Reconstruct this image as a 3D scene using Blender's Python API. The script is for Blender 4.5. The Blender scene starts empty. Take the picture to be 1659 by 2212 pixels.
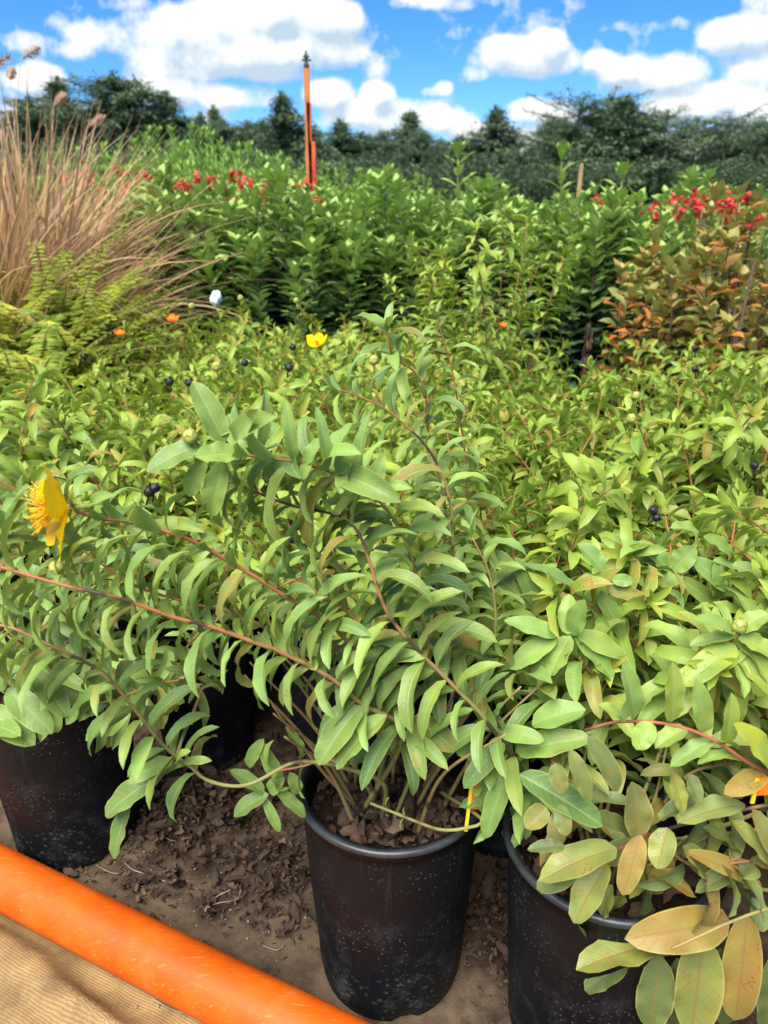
import bpy, math, random
import numpy as np
R = math.radians
sc = bpy.context.scene
COL = sc.collection
# ------------------------------------------------------------------ camera, sky, sun, exposure
H = 0.87
PITCH = R(21.8)
cam_d = bpy.data.cameras.new('camera')
cam = bpy.data.objects.new('camera', cam_d); COL.objects.link(cam)
cam.location = (0, 0, H); cam.rotation_euler = (R(90) - PITCH, 0, 0)
cam_d.sensor_fit = 'HORIZONTAL'; cam_d.sensor_width = 36; cam_d.lens = 36.04
cam_d.clip_start = 0.02; cam_d.clip_end = 3000
cam_d.dof.use_dof = True; cam_d.dof.focus_distance = 0.86; cam_d.dof.aperture_fstop = 10.5
sc.camera = cam
SUN_EL, SUN_AZ = R(58), R(205)          # azimuth clockwise from +Y (behind the camera, a little left)
sun_d = bpy.data.lights.new('sun', 'SUN'); sun_d.energy = 3.1; sun_d.angle = R(45); sun_d.color = (1.0, 0.95, 0.86)
sun = bpy.data.objects.new('sun', sun_d); COL.objects.link(sun)
sun.rotation_euler = (R(90) - SUN_EL, 0, math.pi - SUN_AZ)
sc.view_settings.view_transform = 'Standard'; sc.view_settings.look = 'None'
sc.view_settings.gamma = 1.0; sc.view_settings.exposure = 1.72
sc.cycles.max_bounces = 8; sc.cycles.diffuse_bounces = 4; sc.cycles.glossy_bounces = 3
sc.cycles.transmission_bounces = 4; sc.cycles.transparent_max_bounces = 4
sc.cycles.use_denoising = True
sc.cycles.sample_clamp_indirect = 6.0

F = 1661.0
FW = np.array([0, math.cos(PITCH), -math.sin(PITCH)]); UP = np.array([0, math.sin(PITCH), math.cos(PITCH)])
def ray(px, py):
    return FW + (px - 829.5) / F * np.array([1., 0, 0]) + (1106 - py) / F * UP
def P(px, py, Y):
    d = ray(px, py); return np.array([0, 0, H]) + d * (Y / d[1])
def G(px, py, z=0.0):
    d = ray(px, py); return np.array([0, 0, H]) + d * ((z - H) / d[2])

# ---- world: sky texture with a bank of cumulus (a function of direction only)
W = bpy.data.worlds.new('World'); sc.world = W; W.use_nodes = True
nt = W.node_tree; nt.nodes.clear()
def N(tree, t, **kw):
    n = tree.nodes.new(t)
    for k, v in kw.items():
        if k.startswith('i_'):
            key = k[2:]; key = int(key) if key.isdigit() else key.replace('_', ' ')
            n.inputs[key].default_value = v
        else: setattr(n, k, v)
    return n
def M_(tree, op, a, b=None, c=None):
    n = tree.nodes.new('ShaderNodeMath'); n.operation = op
    for i, x in enumerate((a, b, c)):
        if x is None: continue
        if hasattr(x, 'links') or hasattr(x, 'is_linked'): tree.links.new(x, n.inputs[i])
        else: n.inputs[i].default_value = x
    return n.outputs[0]
def ramp(tree, fac, stops, interp='LINEAR'):
    n = tree.nodes.new('ShaderNodeValToRGB'); cr = n.color_ramp; cr.interpolation = interp
    while len(cr.elements) < len(stops): cr.elements.new(0.5)
    for e, (p, c) in zip(cr.elements, stops):
        e.position = p; e.color = (c[0], c[1], c[2], 1) if len(c) == 3 else c
    tree.links.new(fac, n.inputs[0]); return n.outputs[0]
def mix(tree, fac, a, b, typ='MIX'):
    n = tree.nodes.new('ShaderNodeMix'); n.data_type = 'RGBA'; n.blend_type = typ
    for i, x in ((0, fac), (6, a), (7, b)):
        if hasattr(x, 'is_linked'): tree.links.new(x, n.inputs[i])
        elif i == 0: n.inputs[0].default_value = x
        else: n.inputs[i].default_value = (x[0], x[1], x[2], 1)
    return n.outputs[2]

# cloud bank: soft ellipses in (azimuth tangent, elevation tangent) space  (cx, cy, rx, ry, weight)
CLOUDS_PX = [(430,62,165,66,1),(570,28,120,55,1),(690,45,92,66,.95),(520,112,240,52,1),(690,108,95,56,.95),(420,150,150,28,.7),(600,158,150,26,.6),
 (215,78,75,44,.62),(60,95,90,32,.5),(120,112,120,24,.42),(85,168,62,44,1),(20,170,40,24,.5),(360,198,100,42,.85),(480,208,110,34,.75),(545,222,60,18,.5),
 (708,200,62,42,.95),(850,250,165,44,.9),(815,208,46,34,.9),(940,262,80,34,.8),(1000,280,60,30,.7),(958,190,24,20,.62),(930,198,34,14,.5),
 (1130,128,112,46,.95),(1182,100,54,40,.95),(1090,110,60,36,.9),(1060,158,66,22,.6),(1150,236,66,28,.85),(1170,310,62,40,.95),(1150,350,90,34,.9),(1100,380,120,20,.6),
 (1300,132,48,28,.6),(1330,55,70,24,.4),(1440,50,60,26,.42),(1360,152,86,32,.75),(1440,160,110,48,.9),(1600,80,85,52,.9),(1650,150,110,62,.8),(1560,212,150,46,1),(1480,228,110,36,1),(1640,232,90,50,1),
 (950,2,140,28,.6),(330,8,90,22,.5),(960,30,26,20,.35),(780,330,300,44,.5),(1500,330,420,60,.7),(200,260,300,60,.6),(1290,240,70,30,.35)]
def cam2tan(px, py):
    d = ray(px, py); return d[0] / d[1], d[2] / d[1]
grp = bpy.data.node_groups.new('cumulus', 'ShaderNodeTree')
grp.interface.new_socket('p', in_out='INPUT', socket_type='NodeSocketVector')
grp.interface.new_socket('density', in_out='OUTPUT', socket_type='NodeSocketFloat')
gi = grp.nodes.new('NodeGroupInput'); go = grp.nodes.new('NodeGroupOutput')
acc = None
for cx, cy, rx, ry, w in CLOUDS_PX:
    a, e = cam2tan(cx, cy); a2, _ = cam2tan(cx + rx, cy); _, e2 = cam2tan(cx, cy - ry)
    sx, sy = 1 / abs(a2 - a), 1 / abs(e2 - e)
    m = N(grp, 'ShaderNodeVectorMath', operation='MULTIPLY_ADD'); m.inputs[1].default_value = (sx, sy, 0); m.inputs[2].default_value = (-a * sx, -e * sy, 0)
    grp.links.new(gi.outputs[0], m.inputs[0])
    dt = N(grp, 'ShaderNodeVectorMath', operation='DOT_PRODUCT'); grp.links.new(m.outputs[0], dt.inputs[0]); grp.links.new(m.outputs[0], dt.inputs[1])
    v = M_(grp, 'MAXIMUM', M_(grp, 'MULTIPLY_ADD', dt.outputs['Value'], -w * 0.62, w), 0.0)
    acc = v if acc is None else M_(grp, 'SMOOTH_MAX', acc, v, 0.25)
n1 = N(grp, 'ShaderNodeTexNoise', noise_dimensions='2D', i_Scale=18.0, i_Detail=7.0, i_Roughness=0.6); grp.links.new(gi.outputs[0], n1.inputs['Vector'])
nz = M_(grp, 'MULTIPLY_ADD', n1.outputs[0], 1.15, -0.575)
n2 = N(grp, 'ShaderNodeTexVoronoi', voronoi_dimensions='2D', feature='SMOOTH_F1', i_Scale=17.0); grp.links.new(gi.outputs[0], n2.inputs['Vector'])
nv = M_(grp, 'MULTIPLY_ADD', n2.outputs['Distance'], -0.50, 0.16)
grp.links.new(M_(grp, 'ADD', acc, M_(grp, 'ADD', nz, nv)), go.inputs[0])

tc = N(nt, 'ShaderNodeTexCoord'); sep = N(nt, 'ShaderNodeSeparateXYZ'); nt.links.new(tc.outputs['Generated'], sep.inputs[0])
ysafe = M_(nt, 'MAXIMUM', M_(nt, 'ABSOLUTE', sep.outputs[1]), 0.12)
pa = M_(nt, 'DIVIDE', sep.outputs[0], ysafe); pe = M_(nt, 'DIVIDE', sep.outputs[2], ysafe)
comb = N(nt, 'ShaderNodeCombineXYZ'); nt.links.new(pa, comb.inputs[0]); nt.links.new(pe, comb.inputs[1])
g1 = N(nt, 'ShaderNodeGroup', node_tree=grp); nt.links.new(comb.outputs[0], g1.inputs[0])
off = N(nt, 'ShaderNodeVectorMath', operation='ADD'); off.inputs[1].default_value = (-0.008, 0.016, 0); nt.links.new(comb.outputs[0], off.inputs[0])
g2 = N(nt, 'ShaderNodeGroup', node_tree=grp); nt.links.new(off.outputs[0], g2.inputs[0])
dens = g1.outputs[0]
cover = ramp(nt, dens, [(0.22, (0, 0, 0)), (0.35, (.5,) * 3), (0.52, (1,) * 3)])
lit = M_(nt, 'SUBTRACT', dens, g2.outputs[0])                      # positive where there is less cloud above: a lit top
shade = ramp(nt, M_(nt, 'MULTIPLY_ADD', lit, 1.5, 0.45), [(0.05, (.50, .63, .76)), (0.40, (.76, .84, .90)), (0.66, (.93, .95, .95))])
sky = N(nt, 'ShaderNodeTexSky', sky_type='NISHITA', sun_disc=False, sun_elevation=SUN_EL, sun_rotation=SUN_AZ, altitude=1500.0, air_density=1.0, dust_density=0.3, ozone_density=3.0)
hs = N(nt, 'ShaderNodeHueSaturation', i_Saturation=1.28, i_Value=1.0); nt.links.new(sky.outputs[0], hs.inputs['Color'])
SKY_K = 0.06
cl = N(nt, 'ShaderNodeVectorMath', operation='SCALE'); nt.links.new(shade, cl.inputs[0]); cl.inputs['Scale'].default_value = 0.35 / SKY_K
skyc = mix(nt, 1.0, hs.outputs[0], (.53, .76, 1.02), 'MULTIPLY')
skymix = mix(nt, cover, skyc, cl.outputs[0])
bg = N(nt, 'ShaderNodeBackground', i_Strength=SKY_K); nt.links.new(skymix, bg.inputs[0])
wo = N(nt, 'ShaderNodeOutputWorld'); nt.links.new(bg.outputs[0], wo.inputs[0])

# ------------------------------------------------------------------ helpers
rng = np.random.default_rng(7); random.seed(7)
def unit(v): v = np.asarray(v, float); return v / (np.linalg.norm(v, axis=-1, keepdims=True) + 1e-12)
def tag(o, label=None, cat=None, group=None, kind=None):
    if label: o['label'] = label
    if cat: o['category'] = cat
    if group: o['group'] = group
    if kind: o['kind'] = kind
    return o
def empty(name, loc=(0, 0, 0), rz=0):
    o = bpy.data.objects.new(name, None); o.empty_display_size = 0.05
    o.location = loc; o.rotation_euler = (0, 0, rz); COL.objects.link(o); return o
class MB:
    """collects quads (and triangles as quads with a repeated corner left out) with uv and tint per vertex"""
    def __init__(s): s.v = []; s.q = []; s.uv = []; s.t = []; s.n = 0
    def add(s, v, q, uv=None, t=None):
        v = np.asarray(v, float).reshape(-1, 3); k = len(v)
        s.v.append(v); s.q.append(np.asarray(q, int).reshape(-1, 4) + s.n)
        s.uv.append(np.zeros((k, 2)) if uv is None else np.asarray(uv, float).reshape(-1, 2))
        t = np.zeros((k, 3)) if t is None else np.broadcast_to(np.asarray(t, float), (k, 3)) if np.ndim(t) < 2 else np.asarray(t, float).reshape(-1, 3)
        s.t.append(t); s.n += k
    def mesh(s, name, mat, offset=(0, 0, 0)):
        v = np.concatenate(s.v) - np.asarray(offset, float); q = np.concatenate(s.q); uv = np.concatenate(s.uv); t = np.concatenate(s.t)
        me = bpy.data.meshes.new(name)
        me.vertices.add(len(v)); me.vertices.foreach_set('co', v.astype(np.float32).ravel())
        me.loops.add(q.size); me.loops.foreach_set('vertex_index', q.astype(np.int32).ravel())
        me.polygons.add(len(q)); me.polygons.foreach_set('loop_start', np.arange(0, q.size, 4, dtype=np.int32))
        me.polygons.foreach_set('loop_total', np.full(len(q), 4, np.int32))
        me.polygons.foreach_set('use_smooth', np.ones(len(q), bool))
        l = me.uv_layers.new(name='UVMap'); l.data.foreach_set('uv', uv[q.ravel()].astype(np.float32).ravel())
        a = me.color_attributes.new('tint', 'FLOAT_COLOR', 'POINT')
        c4 = np.concatenate([t, np.ones((len(t), 1))], 1); a.data.foreach_set('color', c4.astype(np.float32).ravel())
        me.update(calc_edges=True); me.validate(); me.materials.append(mat); return me
    def build(s, name, mat, parent=None, offset=None):
        if offset is None: offset = (0, 0, 0)
        o = bpy.data.objects.new(name, s.mesh(name, mat, offset)); COL.objects.link(o)
        if parent is not None: o.parent = parent
        return o
def copy_tree(o, parent=None):
    c = o.copy(); COL.objects.link(c)
    if parent is not None: c.parent = parent
    for ch in list(o.children): copy_tree(ch, c)
    return c
def grid_quads(a, b, wrap=False):
    i = np.arange(a - 1)[:, None]; nb = b if wrap else b - 1; j = np.arange(nb)[None]
    j2 = (j + 1) % b
    return np.stack([i * b + j, i * b + j2, (i + 1) * b + j2, (i + 1) * b + j], -1).reshape(-1, 4)
PROF = {'blade': ([0, .1, .5, 1], [.6, 1, .8, .03])}
def prof_w(k, t):
    if k == 'blade': return np.interp(t, *PROF['blade'])
    p, q, a0 = {'ell': (.90, .52, .06), 'obl': (1.2, .52, .05), 'lan': (.65, .9, .05), 'heart': (.55, .75, .3)}[k]
    w = np.sin(math.pi * np.clip(t, 0, 1) ** p) ** q; w = np.maximum(w, a0 * (1 - t) ** 2 * (t < .3)); w[-1] = .02; return w
def leaves(mb, base, d, n, L, Wd, curl, fold=0.35, T=7, U=4, prof='ell', tint=None, wave=0.0, twist=0.0, gen=rng):
    """N recurved leaf blades: base points, direction, upper-side normal, length, width, total bend (radians), fold of the two halves"""
    base = np.atleast_2d(base); n_ = len(base); d = unit(np.broadcast_to(d, base.shape)); n = np.broadcast_to(n, base.shape)
    n = unit(n - d * (n * d).sum(1, keepdims=True)); s = np.cross(d, n)
    full = lambda x: np.broadcast_to(np.asarray(x, float), (n_,))
    L, Wd, curl, fold, twist = map(full, (L, Wd, curl, fold, twist))
    t = np.linspace(0, 1, T); th = curl[:, None] * t[None]
    thm = curl[:, None] * (t[:-1] + t[1:])[None] / 2; ds = L[:, None] / (T - 1)
    cx = np.concatenate([np.zeros((n_, 1)), np.cumsum(np.cos(thm) * ds, 1)], 1)
    cz = np.concatenate([np.zeros((n_, 1)), np.cumsum(-np.sin(thm) * ds, 1)], 1)
    C = base[:, None] + d[:, None] * cx[..., None] + n[:, None] * cz[..., None]
    nn = n[:, None] * np.cos(th)[..., None] + d[:, None] * np.sin(th)[..., None]
    ss = np.broadcast_to(s[:, None], nn.shape)
    tw = twist[:, None] * t[None]
    s2 = ss * np.cos(tw)[..., None] + nn * np.sin(tw)[..., None]; n2 = nn * np.cos(tw)[..., None] - ss * np.sin(tw)[..., None]
    w = prof_w(prof, t)[None] * Wd[:, None] / 2
    u = np.linspace(-1, 1, U + 1) if U > 1 else np.array([-1., 1.])
    au = np.abs(u) ** 1.15
    off = w[..., None] * u; lift = w[..., None] * au * np.tan(fold)[:, None, None]
    if wave:
        ph = gen.random((n_, 1, 1)) * 6.28; fr = 1.5 + gen.random((n_, 1, 1)) * 1.5
        lift = lift + wave * w[..., None] * (u * np.abs(u)) * np.sin(ph + fr * 6.28 * t[None, :, None]) + wave * .5 * w[..., None] * np.abs(u) * np.cos(ph * 1.7 + fr * 9 * t[None, :, None])
    V = C[:, :, None] + s2[:, :, None] * off[..., None] + n2[:, :, None] * lift[..., None]
    k = T * len(u); q = grid_quads(T, len(u))
    Q = (q[None] + (np.arange(n_) * k)[:, None, None]).reshape(-1, 4)
    uv = np.broadcast_to(np.stack([np.broadcast_to((u * .5 + .5)[None], (T, len(u))), np.broadcast_to(t[:, None], (T, len(u)))], -1), (n_, T, len(u), 2))
    tn = np.zeros((n_, 3)) if tint is None else np.broadcast_to(np.asarray(tint, float), (n_, 3))
    mb.add(V.reshape(-1, 3), Q, uv.reshape(-1, 2), np.repeat(tn, k, 0))
def frames(path):
    t = unit(np.gradient(path, axis=0)); a = np.array([0, 0, 1.]) if abs(t[0][2]) < .9 else np.array([1., 0, 0])
    s = unit(np.cross(t[0], a)); S = []
    for k in range(len(path)):
        s = unit(s - t[k] * (s @ t[k])); S.append(s)
    S = np.array(S); return t, S, np.cross(t, S)
def tube(mb, path, r, K=6, tint=None, uvs=1.0):
    path = np.asarray(path, float); m = len(path); r = np.broadcast_to(np.asarray(r, float), (m,))
    t, S, B = frames(path); a = np.arange(K) * 2 * math.pi / K
    V = path[:, None] + r[:, None, None] * (S[:, None] * np.cos(a)[None, :, None] + B[:, None] * np.sin(a)[None, :, None])
    uv = np.stack([np.broadcast_to(a[None] / 6.283, (m, K)), np.broadcast_to(np.linspace(0, uvs, m)[:, None], (m, K))], -1)
    tn = np.zeros((m, 3)) if tint is None else np.asarray(tint, float)
    tn = np.broadcast_to(tn, (m, 3)) if tn.ndim < 2 else tn
    V = np.concatenate([V.reshape(-1, 3), path[[0, -1]]]); n = m * K
    q = grid_quads(m, K, True)
    cap = [[n, (j + 2) % K, (j + 1) % K, j] for j in range(0, K, 2)] + [[n + 1, (m - 1) * K + j, (m - 1) * K + (j + 1) % K, (m - 1) * K + (j + 2) % K] for j in range(0, K, 2)]
    mb.add(V, np.concatenate([q, np.array(cap)]), np.concatenate([uv.reshape(-1, 2), [[0, 0], [0, uvs]]]), np.concatenate([np.repeat(tn, K, 0), tn[[0, -1]]]))
def lathe(mb, prof, K=96, c=(0, 0, 0), zfun=None, tint=None):
    prof = np.asarray(prof, float); a = np.arange(K) * 2 * math.pi / K
    V = np.stack([prof[:, 0][:, None] * np.cos(a), prof[:, 0][:, None] * np.sin(a), np.broadcast_to(prof[:, 1][:, None], (len(prof), K))], -1)
    if zfun is not None: V = zfun(V, a)
    uv = np.stack([np.broadcast_to(a[None] / 6.283, V.shape[:2]), np.broadcast_to(np.linspace(0, 1, len(prof))[:, None], V.shape[:2])], -1)
    mb.add((V + np.asarray(c)).reshape(-1, 3), grid_quads(len(prof), K, True), uv.reshape(-1, 2), tint)
def box(mb, lo, hi, tint=None):
    lo = np.asarray(lo); hi = np.asarray(hi)
    v = [[(lo, hi)[i][0], (lo, hi)[j][1], (lo, hi)[k][2]] for i in (0, 1) for j in (0, 1) for k in (0, 1)]
    for f in ((0, 1, 3, 2), (4, 6, 7, 5), (0, 4, 5, 1), (2, 3, 7, 6), (0, 2, 6, 4), (1, 5, 7, 3)):
        mb.add([v[i] for i in f], [[0, 1, 2, 3]], [[0, 0], [1, 0], [1, 1], [0, 1]], tint)
def spline(pts, step=0.006):
    p = np.asarray(pts, float); q = np.vstack([2 * p[0] - p[1], p, 2 * p[-1] - p[-2]]); out = []
    for i in range(1, len(q) - 2):
        m = max(2, int(np.linalg.norm(q[i + 1] - q[i]) / step)); t = np.linspace(0, 1, m, endpoint=False)[:, None]
        out.append(.5 * (2 * q[i] + (q[i + 1] - q[i - 1]) * t + (2 * q[i - 1] - 5 * q[i] + 4 * q[i + 1] - q[i + 2]) * t ** 2 + (3 * q[i] - q[i - 1] - 3 * q[i + 1] + q[i + 2]) * t ** 3))
    return np.vstack(out + [p[-1:]])

# ------------------------------------------------------------------ materials
def new_mat(name):
    m = bpy.data.materials.new(name); m.use_nodes = True; t = m.node_tree; t.nodes.clear()
    out = t.nodes.new('ShaderNodeOutputMaterial'); return m, t, out
def principled(t, color, rough=.5, spec=.4, normal=None):
    p = N(t, 'ShaderNodeBsdfPrincipled')
    for k, x in (('Base Color', color), ('Roughness', rough)):
        if hasattr(x, 'is_linked'): t.links.new(x, p.inputs[k])
        else: p.inputs[k].default_value = (*x, 1) if k == 'Base Color' else x
    p.inputs['Specular IOR Level'].default_value = spec
    if normal is not None: t.links.new(normal, p.inputs['Normal'])
    return p.outputs[0]
def noise(t, scale, detail=4, rough=.55, vec=None, dim='3D'):
    n = N(t, 'ShaderNodeTexNoise', noise_dimensions=dim, i_Scale=scale, i_Detail=detail, i_Roughness=rough)
    if vec is not None: t.links.new(vec, n.inputs['Vector'])
    return n.outputs[0]
def bump(t, h, strength=.3, dist=.002):
    b = N(t, 'ShaderNodeBump', i_Strength=strength, i_Distance=dist); t.links.new(h, b.inputs['Height']); return b.outputs[0]
def leaf_mat(name, dark, light, yellow, rust, vein, edge, transl=.3, rough=.42, back=1.12, tipcol=None, nscale=60, veins=True, spec=.35):
    """tint r: dark..light, g: towards yellow, b: rust blotches"""
    m, t, out = new_mat(name)
    at = N(t, 'ShaderNodeAttribute', attribute_name='tint'); sp = N(t, 'ShaderNodeSeparateColor'); t.links.new(at.outputs['Color'], sp.inputs[0])
    uv = N(t, 'ShaderNodeUVMap'); su = N(t, 'ShaderNodeSeparateXYZ'); t.links.new(uv.outputs[0], su.inputs[0])
    oc = N(t, 'ShaderNodeTexCoord').outputs['Object']
    nz = noise(t, nscale, 3, .6, oc); nf = noise(t, nscale * 6, 2, .5, oc)
    r = M_(t, 'ADD', sp.outputs[0], M_(t, 'MULTIPLY_ADD', nz, .9, -.45))
    c = mix(t, M_(t, 'MINIMUM', M_(t, 'MAXIMUM', r, 0), 1), dark, light)
    ym = M_(t, 'MULTIPLY', sp.outputs[1], M_(t, 'MULTIPLY_ADD', noise(t, nscale * .7, 3, .6, oc), 3.4, -.75))
    c = mix(t, M_(t, 'MINIMUM', M_(t, 'MAXIMUM', ym, 0), 1), c, yellow)
    rb = ramp(t, M_(t, 'ADD', M_(t, 'MULTIPLY', sp.outputs[2], .75), M_(t, 'MULTIPLY_ADD', noise(t, nscale * .8, 4, .65, oc), .8, -.2)), [(.42, (0, 0, 0)), (.8, (1, 1, 1))])
    c = mix(t, M_(t, 'MULTIPLY', rb, .85), c, rust)
    if veins:
        vo = N(t, 'ShaderNodeTexVoronoi', feature='F1', i_Scale=420.0); t.links.new(oc, vo.inputs['Vector'])
        sg = ramp(t, M_(t, 'ADD', noise(t, 38, 2, .5, oc), M_(t, 'MULTIPLY', sp.outputs[2], .08)), [(.64, (0, 0, 0)), (.72, (1, 1, 1))])
        c = mix(t, M_(t, 'MULTIPLY', M_(t, 'MULTIPLY', ramp(t, vo.outputs['Distance'], [(.22, (1, 1, 1)), (.34, (0, 0, 0))]), sg), .8), c, (.05, .022, .012))
    au = M_(t, 'ABSOLUTE', M_(t, 'MULTIPLY_ADD', su.outputs[0], 2, -1))
    hgt = nf
    if veins:
        mid = ramp(t, au, [(.03, (1, 1, 1)), (.10, (0, 0, 0))])
        c = mix(t, M_(t, 'MULTIPLY', mid, .65), c, vein)
        lat = M_(t, 'SINE', M_(t, 'MULTIPLY_ADD', M_(t, 'MULTIPLY_ADD', au, -.16, su.outputs[1]), 62, M_(t, 'MULTIPLY', nz, 5)))
        latr = ramp(t, lat, [(.86, (0, 0, 0)), (.99, (1, 1, 1))])
        c = mix(t, M_(t, 'MULTIPLY', latr, .22), c, vein)
        ed = ramp(t, au, [(.90, (0, 0, 0)), (.98, (1, 1, 1))])
        c = mix(t, M_(t, 'MULTIPLY', ed, .6), c, edge)
        hgt = M_(t, 'SUBTRACT', M_(t, 'MULTIPLY', nf, .5), M_(t, 'ADD', M_(t, 'MULTIPLY', mid, .9), M_(t, 'MULTIPLY', latr, .25)))
    geo = N(t, 'ShaderNodeNewGeometry')
    pale = mix(t, .5, c, tuple(min(1, x * back) for x in light))
    c2 = mix(t, M_(t, 'MULTIPLY', geo.outputs['Backfacing'], .7), c, pale)
    nb = bump(t, hgt, .35, .0012)
    p = principled(t, c2, M_(t, 'MULTIPLY_ADD', nf, .25, rough - .1), spec, nb)
    tr = N(t, 'ShaderNodeBsdfTranslucent'); tcol = mix(t, .45, c2, yellow); t.links.new(tcol, tr.inputs[0])
    ms = N(t, 'ShaderNodeMixShader', i_Fac=transl); t.links.new(p, ms.inputs[1]); t.links.new(tr.outputs[0], ms.inputs[2]); t.links.new(ms.outputs[0], out.inputs[0])
    return m
def two_tone(name, a, b, scale, rough=.7, spec=.2, bs=.4, bd=.003, attr=False, c3=None):
    m, t, out = new_mat(name); oc = N(t, 'ShaderNodeTexCoord').outputs['Object']
    nz = noise(t, scale, 6, .65, oc); c = ramp(t, nz, [(.32, a), (.68, b)] if c3 is None else [(.3, a), (.5, b), (.72, c3)])
    t.links.new(principled(t, c, rough, spec, bump(t, nz, bs, bd)), out.inputs[0]); return m
M = {}
M['leaf'] = leaf_mat('shrub_leaf', (.105, .195, .050), (.235, .390, .090), (.38, .42, .035), (.36, .17, .05), (.32, .38, .15), (.42, .46, .12), .28)
M['leaf_bed'] = leaf_mat('bed_leaf', (.105, .195, .030), (.255, .395, .058), (.42, .46, .03), (.45, .19, .05), (.34, .40, .12), (.42, .46, .1), .3)
M['leaf_rust'] = leaf_mat('rusty_leaf', (.075, .120, .038), (.18, .245, .075), (.34, .34, .05), (.29, .16, .035), (.24, .14, .05), (.40, .36, .1), .2, nscale=48)
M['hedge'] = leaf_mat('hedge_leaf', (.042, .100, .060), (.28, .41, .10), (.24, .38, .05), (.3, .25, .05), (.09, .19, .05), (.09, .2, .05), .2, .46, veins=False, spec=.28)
M['feather'] = leaf_mat('feathery_leaf', (.12, .25, .04), (.31, .48, .10), (.22, .38, .05), (.2, .3, .05), (.2, .3, .05), (.2, .3, .05), .3, .6, veins=False)
M['bronze'] = leaf_mat('bronze_leaf', (.09, .15, .04), (.26, .32, .09), (.40, .34, .06), (.50, .13, .03), (.3, .2, .08), (.3, .2, .08), .28, veins=False, nscale=20)
M['fern'] = leaf_mat('fern_leaf', (.09, .15, .02), (.28, .38, .04), (.46, .44, .04), (.35, .2, .03), (.3, .35, .03), (.3, .35, .03), .3, .6, veins=False)
M['conifer'] = leaf_mat('conifer_needles', (.052, .092, .048), (.14, .21, .105), (.07, .10, .05), (.05, .05, .03), (.05, .05, .05), (.05, .05, .05), .12, .7, veins=False, nscale=.35, spec=.15)
M['dry_grass'] = leaf_mat('dry_grass_blade', (.26, .14, .08), (.56, .37, .20), (.62, .42, .16), (.32, .16, .11), (.4, .3, .2), (.4, .3, .2), .25, .65, veins=False, nscale=8)
M['plume'] = two_tone('grass_plume', (.34, .20, .14), (.60, .43, .29), 60, .9, .1)
M['litter'] = leaf_mat('dead_leaf', (.018, .013, .010), (.066, .046, .034), (.17, .10, .055), (.05, .028, .02), (.12, .07, .04), (.09, .05, .03), .05, .75, 1.3, nscale=70, spec=.2)
def stem_mat():
    m, t, out = new_mat('stem_bark'); at = N(t, 'ShaderNodeAttribute', attribute_name='tint'); sp = N(t, 'ShaderNodeSeparateColor'); t.links.new(at.outputs['Color'], sp.inputs[0])
    oc = N(t, 'ShaderNodeTexCoord').outputs['Object']; nz = noise(t, 45, 4, .6, oc)
    c = ramp(t, M_(t, 'ADD', sp.outputs[0], M_(t, 'MULTIPLY_ADD', nz, .3, -.15)), [(0, (.21, .20, .06)), (.35, (.27, .18, .07)), (.6, (.28, .14, .05)), (1, (.31, .10, .045))])
    dk = ramp(t, M_(t, 'ADD', noise(t, 22, 2, .5, oc), M_(t, 'MULTIPLY', sp.outputs[2], .5)), [(.66, (0, 0, 0)), (.72, (1, 1, 1))])
    c = mix(t, M_(t, 'MULTIPLY', dk, .85), c, (.022, .016, .013))
    t.links.new(principled(t, c, .5, .35, bump(t, nz, .3, .001)), out.inputs[0]); return m
M['stem'] = stem_mat()
M['twig'] = two_tone('dark_twig', (.03, .022, .018), (.10, .07, .05), 40, .8)
M['bark'] = two_tone('tree_bark', (.035, .03, .027), (.09, .075, .06), 3, .9, .1, .6, .05)
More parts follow.
